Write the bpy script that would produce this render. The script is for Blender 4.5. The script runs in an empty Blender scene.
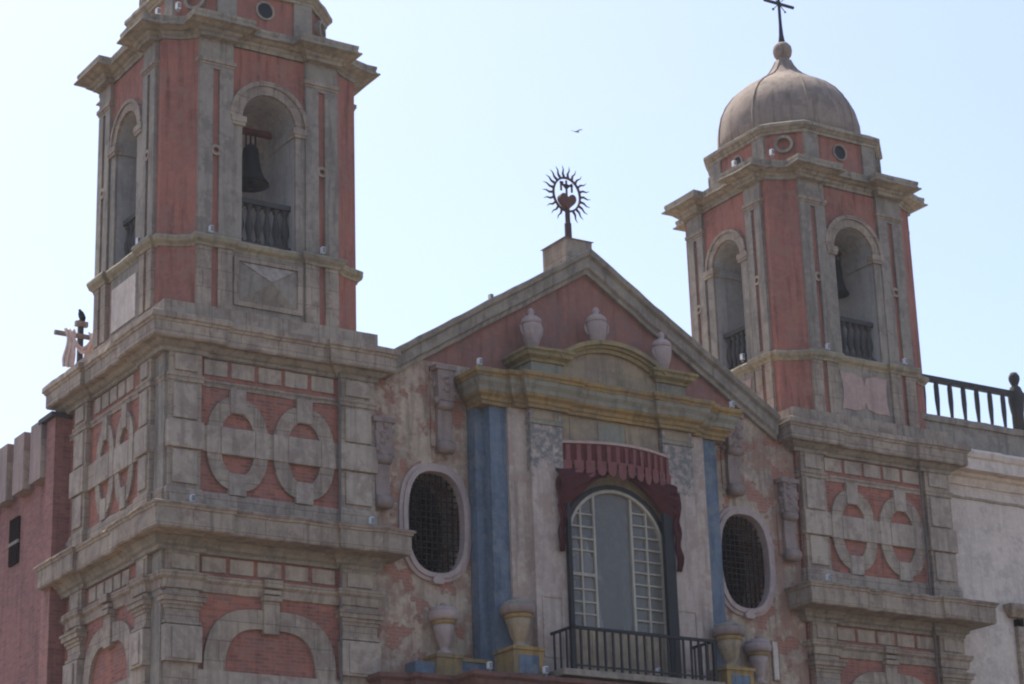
import bpy, bmesh, math, random
from mathutils import Vector, Matrix
random.seed(7)
R = math.radians
sc = bpy.context.scene
COL = sc.collection
PI = math.pi

# ---------------------------------------------------------------- camera
cam_d = bpy.data.cameras.new('camera')
cam = bpy.data.objects.new('camera', cam_d); COL.objects.link(cam)
right = Vector((0.84448773, -0.53466452, -0.03121405)).normalized()
fwd = Vector((0.51447573, 0.79364245, 0.32472507)).normalized()
right = (right - fwd * right.dot(fwd)).normalized()
up = right.cross(fwd)
cam.matrix_world = Matrix(((right.x, up.x, -fwd.x, -20.2217), (right.y, up.y, -fwd.y, -46.0),
                           (right.z, up.z, -fwd.z, 1.65), (0, 0, 0, 1)))
cam_d.lens = 2340.0 * 36 / 1024
cam_d.sensor_width = 36
cam_d.clip_end = 5000
sc.camera = cam

# ---------------------------------------------------------------- sky, sun, exposure
SUN_EL, SUN_ROT = R(62), R(-4)          # high and behind the church: the front stands in shade
w = bpy.data.worlds.new('World'); sc.world = w; w.use_nodes = True
nt = w.node_tree
sky = nt.nodes.new('ShaderNodeTexSky'); sky.sky_type = 'NISHITA'; sky.sun_disc = False
sky.sun_elevation = SUN_EL; sky.sun_rotation = SUN_ROT
sky.air_density = 1.0; sky.dust_density = 1.9; sky.ozone_density = 1.0
tn = nt.nodes.new('ShaderNodeMix'); tn.data_type = 'RGBA'; tn.blend_type = 'MULTIPLY'; tn.inputs[0].default_value = 1; tn.inputs[7].default_value = (1.025, .975, 1.0, 1)
bg = nt.nodes['Background']; bg.inputs[1].default_value = 0.145
nt.links.new(sky.outputs[0], tn.inputs[6]); nt.links.new(tn.outputs[2], bg.inputs[0])
sd = bpy.data.lights.new('sun', 'SUN'); sd.energy = 4.2; sd.angle = R(0.6); sd.color = (1, .95, .87)
sun = bpy.data.objects.new('sun', sd); COL.objects.link(sun)
sdir = Vector((math.sin(SUN_ROT) * math.cos(SUN_EL), math.cos(SUN_ROT) * math.cos(SUN_EL), math.sin(SUN_EL)))
sun.rotation_euler = sdir.to_track_quat('Z', 'Y').to_euler()
sun.location = (0, 20, 60)
sc.view_settings.view_transform = 'Standard'; sc.view_settings.look = 'None'
sc.view_settings.exposure = 0.75; sc.view_settings.gamma = 1
sc.view_settings.use_curve_mapping = False
sc.cycles.filter_width = 2.1
sc.cycles.max_bounces = 8; sc.cycles.diffuse_bounces = 5
sc.cycles.use_denoising = True

# ---------------------------------------------------------------- materials
MATS = {}
def mat(name, base, base2=None, var=.28, scale=1.0, rough=.88, streak=.22, bump=.25, brick=None, patch=None, patch_at=.58,
        patch_scale=.9, metal=0.0, joints=None, spec=.25, tint=None, edge=0.0):
    """base/base2 mottled, optional brick courses (mortar colour), joints (block size), patch = (colour) peeled in blotches"""
    m = bpy.data.materials.new(name); m.use_nodes = True
    t = m.node_tree; N = t.nodes; L = t.links
    b = N['Principled BSDF']; b.inputs['Roughness'].default_value = rough; b.inputs['Metallic'].default_value = metal
    b.inputs['Specular IOR Level'].default_value = spec
    geo = N.new('ShaderNodeNewGeometry'); pos = geo.outputs['Position']
    def noise(sc_, detail=4, rgh=.6, vec=None):
        n = N.new('ShaderNodeTexNoise'); n.inputs['Scale'].default_value = sc_
        n.inputs['Detail'].default_value = detail; n.inputs['Roughness'].default_value = rgh
        L.new(vec or pos, n.inputs['Vector']); return n.outputs['Fac']
    def math_(op, a, bb, clamp=False):
        n = N.new('ShaderNodeMath'); n.operation = op; n.use_clamp = clamp
        for i, x in enumerate((a, bb)):
            if isinstance(x, (int, float)): n.inputs[i].default_value = x
            else: L.new(x, n.inputs[i])
        return n.outputs[0]
    def mix(f, a, bb, mode='MIX'):
        n = N.new('ShaderNodeMix'); n.data_type = 'RGBA'; n.blend_type = mode
        if isinstance(f, (int, float)): n.inputs[0].default_value = f
        else: L.new(f, n.inputs[0])
        for i, x in ((6, a), (7, bb)):
            if isinstance(x, tuple): n.inputs[i].default_value = (*x, 1)
            else: L.new(x, n.inputs[i])
        return n.outputs[2]
    def ramp(x, lo, hi):
        n = N.new('ShaderNodeMapRange'); n.interpolation_type = 'SMOOTHSTEP'
        L.new(x, n.inputs[0]); n.inputs[1].default_value = lo; n.inputs[2].default_value = hi
        return n.outputs[0]
    mp = N.new('ShaderNodeMapping'); L.new(pos, mp.inputs[0]); mp.inputs['Scale'].default_value = (3.2, 3.2, .32)
    big = noise(.7 * scale); fine = noise(7 * scale, 5); grain = noise(38 * scale, 3)
    st = noise(1.6, 4, .6, mp.outputs[0])
    base2 = base2 or tuple(c * (1 - var) for c in base)
    col = mix(ramp(big, .33, .68), base, base2)
    col = mix(math_('MULTIPLY', ramp(fine, .42, .7), .45), col, tuple(c * (1 + var * .8) for c in base))
    k = math_('ADD', math_('MULTIPLY', ramp(st, .45, .75), -streak), 1.0)
    col = mix(1.0, col, N.new('ShaderNodeCombineColor').outputs[0], 'MULTIPLY') if False else col
    cc = N.new('ShaderNodeCombineColor'); [L.new(k, cc.inputs[i]) for i in range(3)]
    col = mix(1.0, col, cc.outputs[0], 'MULTIPLY')
    hgt = math_('ADD', math_('MULTIPLY', fine, .5), math_('MULTIPLY', grain, .35))
    sx = N.new('ShaderNodeSeparateXYZ'); L.new(pos, sx.inputs[0])
    cv = N.new('ShaderNodeCombineXYZ'); L.new(math_('ADD', sx.outputs[0], sx.outputs[1]), cv.inputs[0]); L.new(sx.outputs[2], cv.inputs[1])
    def bricks(c1, c2, mortar, bw, bh, ms):
        n = N.new('ShaderNodeTexBrick'); L.new(cv.outputs[0], n.inputs['Vector'])
        n.inputs['Scale'].default_value = 1; n.inputs['Brick Width'].default_value = bw; n.inputs['Row Height'].default_value = bh
        n.inputs['Mortar Size'].default_value = ms; n.inputs['Mortar Smooth'].default_value = .4; n.inputs['Bias'].default_value = 0
        n.inputs['Color1'].default_value = (*c1, 1); n.inputs['Color2'].default_value = (*c2, 1); n.inputs['Mortar'].default_value = (*mortar, 1)
        return n
    if tint:
        tn = noise(2.3, 6, .68)
        col = mix(math_('MULTIPLY', ramp(math_('ADD', tn, math_('MULTIPLY', ramp(math_('ABSOLUTE', math_('SUBTRACT', sx.outputs[0], 12.27), 0.0), 5.1, 6.1), edge)), .50, .62), .7), col, tint)
    if brick:
        n = bricks((.80, .81, .82), (1.16, 1.12, 1.08), (1, 1, 1), .26, .085, .013)
        col = mix(1.0, col, n.outputs['Color'], 'MULTIPLY')
        col = mix(math_('MULTIPLY', n.outputs['Fac'], .5), col, brick)
        hgt = math_('SUBTRACT', hgt, math_('MULTIPLY', n.outputs['Fac'], .9))
    if joints:
        n = bricks((.93, .93, .93), (1.06, 1.05, 1.03), (.62, .6, .58), joints[0], joints[1], .011)
        col = mix(1.0, col, n.outputs['Color'], 'MULTIPLY')
        hgt = math_('SUBTRACT', hgt, math_('MULTIPLY', n.outputs['Fac'], .7))
    if patch:
        pn = noise(patch_scale, 6, .62)
        f = ramp(pn, patch_at, patch_at + .035)
        n = bricks(patch, tuple(c * 1.25 for c in patch), tuple(.55 * c + .45 * d for c, d in zip(patch, (.36, .26, .22))), .26, .085, .014)
        col = mix(math_('MULTIPLY', f, .85), col, n.outputs['Color'])
        hgt = math_('SUBTRACT', hgt, math_('MULTIPLY', f, 1.6))
    L.new(col, b.inputs['Base Color'])
    bp = N.new('ShaderNodeBump'); bp.inputs['Strength'].default_value = bump; bp.inputs['Distance'].default_value = .03
    L.new(hgt, bp.inputs['Height']); L.new(bp.outputs[0], b.inputs['Normal'])
    MATS[name] = m
    return m

STONE = mat('weathered_stone', (.37, .298, .225), (.262, .21, .165), joints=(.95, .46), streak=.42, tint=(.22, .158, .128))
STONE_BLOCK = mat('cut_stone_block', (.405, .332, .258), (.29, .236, .192), streak=.36, tint=(.245, .183, .15))
STONE_GREY = mat('grey_stone', (.305, .262, .208), (.225, .195, .16), streak=.4, tint=(.185, .155, .13))
LEDGE = mat('lichened_ledge', (.34, .285, .19), (.255, .22, .16), streak=.4, tint=(.19, .165, .125))
RED = mat('red_brick_panel', (.355, .137, .092), (.26, .108, .08), brick=(.30, .17, .135), streak=.35, tint=(.235, .13, .105))
REDP = mat('red_plaster', (.355, .146, .104), (.265, .116, .09), streak=.45, bump=.3, tint=(.285, .15, .115))
SIDE = mat('purple_brick', (.285, .13, .108), (.225, .108, .095), brick=(.255, .14, .122), streak=.35)
PINK = mat('peeling_pink_plaster', (.44, .345, .255), (.265, .21, .165), patch=(.29, .115, .075), patch_at=.55, patch_scale=1.5, streak=.45, bump=.6, var=.4, tint=(.28, .155, .11), edge=.075)
TYMP = mat('gable_plaster', (.30, .137, .10), (.23, .115, .095), streak=.3, bump=.15, tint=(.22, .13, .11))
OCHRE = mat('ochre_paint', (.335, .22, .08), (.22, .16, .085), streak=.42, tint=(.20, .157, .105))
OLIVE = mat('olive_paint', (.29, .225, .105), (.205, .168, .092), streak=.4, tint=(.19, .16, .105))
SAGE = mat('grey_green_paint', (.25, .245, .19), (.22, .185, .14), streak=.42)
TAN = mat('tan_plaster', (.34, .26, .165), (.245, .195, .135), streak=.4, tint=(.22, .165, .13))
BLUE = mat('blue_paint', (.135, .175, .22), (.092, .118, .152), streak=.4, tint=(.175, .19, .20))
WHITEP = mat('whitewashed_plaster', (.47, .38, .31), (.33, .265, .22), streak=.42, patch=(.30, .15, .115), patch_at=.64, patch_scale=1.6, tint=(.34, .24, .195))
PAINTED = mat('painted_decor', (.44, .36, .30), (.35, .285, .245), streak=.3, tint=(.32, .24, .20))
WINGW = mat('cream_plaster', (.62, .525, .44), (.52, .44, .375), streak=.14, tint=(.44, .37, .315))
URN = mat('urn_stone', (.40, .31, .275), (.31, .245, .23))
CARVED = mat('carved_stone', (.27, .205, .175), (.20, .16, .145))
CAPS = mat('reddish_grey_plaster', (.27, .20, .175), (.22, .17, .155), streak=.3)
CORN = mat('grey_cornice_stone', (.34, .29, .215), (.25, .215, .17), joints=(.8, .9), streak=.45, tint=(.19, .165, .135))
ROSE = mat('pink_stucco', (.42, .30, .25), (.34, .24, .21), streak=.25)
DOME = mat('dome_render', (.30, .232, .178), (.225, .178, .145), streak=.4, scale=.7, tint=(.20, .155, .13))
PLAST = mat('belfry_plaster', (.38, .36, .335), (.29, .275, .265), streak=.25)
IRON = mat('black_iron', (.022, .021, .024), rough=.55, bump=.05)
BRONZE = mat('dark_bronze', (.022, .021, .021), rough=.6, bump=.1)
LATT = mat('lattice_iron', (.016, .011, .011), rough=.95, bump=.05, spec=.0)
RUST = mat('rusty_iron', (.10, .055, .045), rough=.7)
WOODRED = mat('red_painted_beam', (.14, .05, .045))
BALUS = mat('dark_stone_baluster', (.065, .062, .06))
CLOTHRED = mat('maroon_cloth', (.13, .042, .040), (.09, .03, .03), rough=.95, bump=.1, spec=.05)
CLOTHPINK = mat('faded_pink_cloth', (.215, .09, .082), (.17, .07, .066), rough=.95, bump=.1, spec=.05)
CURT = mat('dark_curtain_cloth', (.085, .026, .027), (.055, .02, .022), rough=.95, bump=.15, spec=.05)
CLOTHW = mat('white_cloth', (.80, .75, .70), (.62, .54, .50), rough=.9)
WHITE = mat('white_paint', (.80, .80, .78), rough=.6, bump=.05, streak=.05)
FRAMEW = mat('cream_window_paint', (.40, .36, .29), (.32, .29, .24), rough=.7, bump=.05)
SILV = mat('grey_metal', (.25, .25, .26), rough=.5)
MOLD = mat('red_brown_moulding', (.17, .085, .068), (.125, .07, .06), streak=.3)
GROUND = mat('stone_paving', (.25, .21, .165), joints=(.6, .6), scale=.5)
FEATHER = mat('black_feathers', (.018, .018, .02), rough=.7)
STATUE = mat('statue_robe', (.42, .33, .31), (.32, .26, .26), rough=.8)
SKIN = mat('painted_face', (.42, .27, .21), rough=.7)
DARKPIPE = mat('drain_pipe_metal', (.15, .132, .115), rough=.7)

def glass_mat():
    m = bpy.data.materials.new('window_glass'); m.use_nodes = True
    t = m.node_tree; b = t.nodes['Principled BSDF']; out = t.nodes['Material Output']
    b.inputs['Base Color'].default_value = (.30, .295, .275, 1); b.inputs['Roughness'].default_value = .18
    gn = t.nodes.new('ShaderNodeTexNoise'); gn.inputs['Scale'].default_value = 2.2; gb = t.nodes.new('ShaderNodeBump'); gb.inputs['Strength'].default_value = .25; gb.inputs['Distance'].default_value = .05
    gg = t.nodes.new('ShaderNodeNewGeometry'); t.links.new(gg.outputs[0], gn.inputs['Vector']); t.links.new(gn.outputs[0], gb.inputs['Height']); t.links.new(gb.outputs[0], b.inputs['Normal'])
    tr = t.nodes.new('ShaderNodeBsdfTransparent'); tr.inputs[0].default_value = (.95, .96, .95, 1)
    mx = t.nodes.new('ShaderNodeMixShader'); mx.inputs[0].default_value = .30
    t.links.new(tr.outputs[0], mx.inputs[1]); t.links.new(b.outputs[0], mx.inputs[2]); t.links.new(mx.outputs[0], out.inputs[0])
    return m
GLASS = glass_mat()

def painted_panel():                       # blue-green jug motif flaking off pale plaster: paint on the panel itself
    m = PAINTED; t = m.node_tree; N = t.nodes; L = t.links; b = N['Principled BSDF']
    src = b.inputs['Base Color'].links[0].from_socket
    geo = N.new('ShaderNodeNewGeometry'); sx = N.new('ShaderNodeSeparateXYZ'); L.new(geo.outputs[0], sx.inputs[0])
    n = N.new('ShaderNodeTexNoise'); n.inputs['Scale'].default_value = 2.6; n.inputs['Detail'].default_value = 5; L.new(geo.outputs[0], n.inputs['Vector'])
    a = N.new('ShaderNodeMath'); a.operation = 'MULTIPLY_ADD'; L.new(n.outputs[0], a.inputs[0]); a.inputs[1].default_value = 2.2; L.new(sx.outputs[2], a.inputs[2])
    r = N.new('ShaderNodeMapRange'); L.new(a.outputs[0], r.inputs[0]); r.inputs[1].default_value = 18.25; r.inputs[2].default_value = 18.4
    n2 = N.new('ShaderNodeTexNoise'); n2.inputs['Scale'].default_value = 5.5; n2.inputs['Detail'].default_value = 6; n2.inputs['Roughness'].default_value = .65; L.new(geo.outputs[0], n2.inputs['Vector'])
    r2 = N.new('ShaderNodeMapRange'); L.new(n2.outputs[0], r2.inputs[0]); r2.inputs[1].default_value = .38; r2.inputs[2].default_value = .56; r2.inputs[4].default_value = .85
    ml = N.new('ShaderNodeMath'); ml.operation = 'MULTIPLY'; L.new(r.outputs[0], ml.inputs[0]); L.new(r2.outputs[0], ml.inputs[1])
    n3 = N.new('ShaderNodeTexNoise'); n3.inputs['Scale'].default_value = 9; n3.inputs['Detail'].default_value = 4; L.new(geo.outputs[0], n3.inputs['Vector'])
    pc = N.new('ShaderNodeMix'); pc.data_type = 'RGBA'; L.new(n3.outputs[0], pc.inputs[0]); pc.inputs[6].default_value = (.085, .105, .12, 1); pc.inputs[7].default_value = (.17, .165, .14, 1)
    mx = N.new('ShaderNodeMix'); mx.data_type = 'RGBA'; L.new(ml.outputs[0], mx.inputs[0]); L.new(src, mx.inputs[6]); L.new(pc.outputs[2], mx.inputs[7])
    L.new(mx.outputs[2], b.inputs['Base Color'])
painted_panel()

# ---------------------------------------------------------------- mesh helpers
def FRONT(y0=0.0):                         # (u, d, z): u to the right along the wall, d out of it
    return lambda u, d, z: (u, y0 - d, z)

class MB:
    def __init__(s, T=None): s.v = []; s.f = []; s.T = T or (lambda u, d, z: (u, d, z))
    def pts(s, ps):
        n = len(s.v); s.v += [s.T(*p) for p in ps]; return n
    def box(s, u0, u1, d0, d1, z0, z1):
        n = s.pts([(u, d, z) for z in (z0, z1) for d in (d0, d1) for u in (u0, u1)])
        s.f += [tuple(n + i for i in q) for q in ((0, 1, 3, 2), (4, 6, 7, 5), (0, 4, 5, 1), (2, 3, 7, 6), (0, 2, 6, 4), (1, 5, 7, 3))]
        return s
    def prism(s, out, d0, d1):             # outline in (u, z)
        k = len(out); a = s.pts([(u, d0, z) for u, z in out]); b = s.pts([(u, d1, z) for u, z in out])
        s.f += [tuple(a + i for i in range(k)), tuple(b + i for i in reversed(range(k)))]
        s.f += [(a + i, b + i, b + (i + 1) % k, a + (i + 1) % k) for i in range(k)]
        return s
    def ring(s, out, inn, d0, d1):         # flat ring between two outlines with the same number of points
        k = len(out)
        q = [s.pts([(u, d, z) for u, z in o]) for d in (d0, d1) for o in (out, inn)]
        for i in range(k):
            j = (i + 1) % k
            s.f += [(q[0] + i, q[0] + j, q[1] + j, q[1] + i), (q[2] + i, q[3] + i, q[3] + j, q[2] + j),
                    (q[0] + i, q[2] + i, q[2] + j, q[0] + j), (q[1] + i, q[1] + j, q[3] + j, q[3] + i)]
        return s
    def strip(s, out, inn, d0, d1):        # as ring, open (arch bands)
        k = len(out)
        q = [s.pts([(u, d, z) for u, z in o]) for d in (d0, d1) for o in (out, inn)]
        for i in range(k - 1):
            j = i + 1
            s.f += [(q[0] + i, q[0] + j, q[1] + j, q[1] + i), (q[2] + i, q[3] + i, q[3] + j, q[2] + j),
                    (q[0] + i, q[2] + i, q[2] + j, q[0] + j), (q[1] + i, q[1] + j, q[3] + j, q[3] + i)]
        for i in (0, k - 1): s.f.append((q[0] + i, q[1] + i, q[3] + i, q[2] + i))
        return s
    def plan(s, poly, z0, z1):             # plan outline extruded upward, in raw (x, y)
        k = len(poly); a = s.pts([(x, y, z0) for x, y in poly]); b = s.pts([(x, y, z1) for x, y in poly])
        s.f += [tuple(a + i for i in reversed(range(k))), tuple(b + i for i in range(k))]
        s.f += [(a + i, a + (i + 1) % k, b + (i + 1) % k, b + i) for i in range(k)]
        return s
    def sweep(s, path, prof, closed=True): # profile [(out, z)] along a plan path; out = to the right of travel
        fine = []
        for i, p in enumerate(path):       # short lengths, so that the edge can be worn unevenly
            fine.append(p)
            if i == len(path) - 1 and not closed: break
            q = path[(i + 1) % len(path)]; L_ = math.dist(p, q); c = min(60, int(L_ / .24))
            fine += [(p[0] + (q[0] - p[0]) * j / c, p[1] + (q[1] - p[1]) * j / c) for j in range(1, c)]
        path = fine; k = len(path); rings = []
        for i in range(k):
            p = Vector(path[i])
            e0 = (p - Vector(path[i - 1])) if (closed or i) else None
            e1 = (Vector(path[(i + 1) % k]) - p) if (closed or i < k - 1) else None
            e0 = e0.normalized() if e0 else e1.normalized(); e1 = e1.normalized() if e1 else e0
            n0 = Vector((e0.y, -e0.x)); n1 = Vector((e1.y, -e1.x)); m = (n0 + n1)
            m = m / max(m.length_squared / 2, .15)
            w1, w2 = random.gauss(0, .007), random.gauss(0, .006)
            rings.append(s.pts([(p.x + m.x * (o + (w1 + random.gauss(0, .004) if o > 0 else 0)), p.y + m.y * (o + (w1 + random.gauss(0, .004) if o > 0 else 0)), z + (w2 if o > 0 else 0)) for o, z in prof]))
        c = len(prof)
        for i in range(k if closed else k - 1):
            a, b = rings[i], rings[(i + 1) % k]
            s.f += [(a + j, b + j, b + (j + 1) % c, a + (j + 1) % c) for j in range(c)]
        if not closed:
            s.f += [tuple(rings[0] + j for j in range(c)), tuple(rings[-1] + j for j in reversed(range(c)))]
        return s
    def lathe(s, cx, cy, prof, n=20, sy=1.0):
        rs = [s.pts([(cx + r * math.cos(2 * PI * i / n), cy + sy * r * math.sin(2 * PI * i / n), z) for i in range(n)]) for r, z in prof]
        for a, b in zip(rs, rs[1:]):
            s.f += [(a + i, a + (i + 1) % n, b + (i + 1) % n, b + i) for i in range(n)]
        s.f += [tuple(rs[0] + i for i in reversed(range(n))), tuple(rs[-1] + i for i in range(n))]
        return s
    def tube(s, pts, r, n=8, caps=True):
        rr = r if isinstance(r, (list, tuple)) else [r] * len(pts)
        P = [Vector(p) for p in pts]; rs = []
        ref = None
        for i, p in enumerate(P):
            t = (P[min(i + 1, len(P) - 1)] - P[max(i - 1, 0)]).normalized()
            if ref is None or abs(ref.dot(t)) > .95: ref = Vector((0, 0, 1)) if abs(t.z) < .9 else Vector((1, 0, 0))
            a = t.cross(ref).normalized(); b = t.cross(a).normalized()
            rs.append(s.pts([tuple(p + (a * math.cos(2 * PI * k / n) + b * math.sin(2 * PI * k / n)) * rr[i]) for k in range(n)]))
        for a, b in zip(rs, rs[1:]):
            s.f += [(a + i, a + (i + 1) % n, b + (i + 1) % n, b + i) for i in range(n)]
        if caps: s.f += [tuple(rs[0] + i for i in range(n)), tuple(rs[-1] + i for i in range(n))]
        return s
    def build(s, name, m, parent=None, smooth=False, bevel=0):
        off = Vector(parent['_loc']) if parent is not None and '_loc' in parent else Vector((0, 0, 0))
        me = bpy.data.meshes.new(name)
        me.from_pydata([tuple(Vector(p) - off) for p in s.v], [], s.f)
        bm = bmesh.new(); bm.from_mesh(me)
        bmesh.ops.recalc_face_normals(bm, faces=bm.faces[:])
        if bevel: bmesh.ops.bevel(bm, geom=bm.edges[:], offset=bevel, segments=1, affect='EDGES', clamp_overlap=True)
        bm.to_mesh(me); bm.free()
        me.materials.append(m)
        if smooth: me.shade_smooth()
        o = bpy.data.objects.new(name, me); COL.objects.link(o)
        if parent is not None: o.parent = parent
        if parent is not None and '_loc' in parent: o['_loc'] = parent['_loc']
        elif parent is None: o['_loc'] = (0, 0, 0)
        return o

def tag(o, label, cat, group=None, kind=None):
    o['label'] = label; o['category'] = cat
    if group: o['group'] = group
    if kind: o['kind'] = kind
    return o
def thing(name, loc, label, cat, group=None):
    o = bpy.data.objects.new(name, None); COL.objects.link(o)
    o.location = loc; o['_loc'] = tuple(loc); o.empty_display_size = .2
    return tag(o, label, cat, group)

def super_ellipse(cx, cz, rx, rz, n=2.0, k=40):
    out = []
    for i in range(k):
        a = 2 * PI * i / k; c, s = math.cos(a), math.sin(a)
        out.append((cx + rx * math.copysign(abs(c) ** (2 / n), c), cz + rz * math.copysign(abs(s) ** (2 / n), s)))
    return out
def arch_line(cx, hw, z0, zs, k=20, rz=None):   # jamb - semicircle - jamb, open at the bottom
    rz = rz or hw
    return [(cx - hw, z0)] + [(cx - hw * math.cos(PI * i / k), zs + rz * math.sin(PI * i / k)) for i in range(k + 1)] + [(cx + hw, z0)]

def cut(o, cutters):
    for c in cutters:
        md = o.modifiers.new('cut', 'BOOLEAN'); md.operation = 'DIFFERENCE'; md.object = c; md.solver = 'EXACT'
    bpy.context.view_layer.update()
    dg = bpy.context.evaluated_depsgraph_get()
    me = bpy.data.meshes.new_from_object(o.evaluated_get(dg))
    old = o.data; o.modifiers.clear(); o.data = me; bpy.data.meshes.remove(old)
    for c in cutters: bpy.data.objects.remove(c)

# ---------------------------------------------------------------- setting
g = MB(); n = g.pts([(-900, -900, 0), (900, -900, 0), (900, 900, 0), (-900, 900, 0)]); g.f.append((0, 1, 2, 3))
gr = g.build('ground', GROUND); tag(gr, 'paved plaza in front of the church', 'ground', kind='structure')

hz = MB().box(-1000, 1000, -1000, 1000, -1, 40)
def haze_mat():
    m = bpy.data.materials.new('thin_haze'); m.use_nodes = True; t = m.node_tree
    for n in list(t.nodes):
        if n.type != 'OUTPUT_MATERIAL': t.nodes.remove(n)
    v = t.nodes.new('ShaderNodeVolumePrincipled'); v.inputs['Color'].default_value = (.9, .93, 1, 1)
    v.inputs['Density'].default_value = .00024; v.inputs['Anisotropy'].default_value = .35
    t.links.new(v.outputs[0], t.nodes['Material Output'].inputs['Volume'])
    return m
hz = hz.build('haze', haze_mat()); tag(hz, 'thin bright haze in the air before the church', 'haze', kind='stuff')

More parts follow.
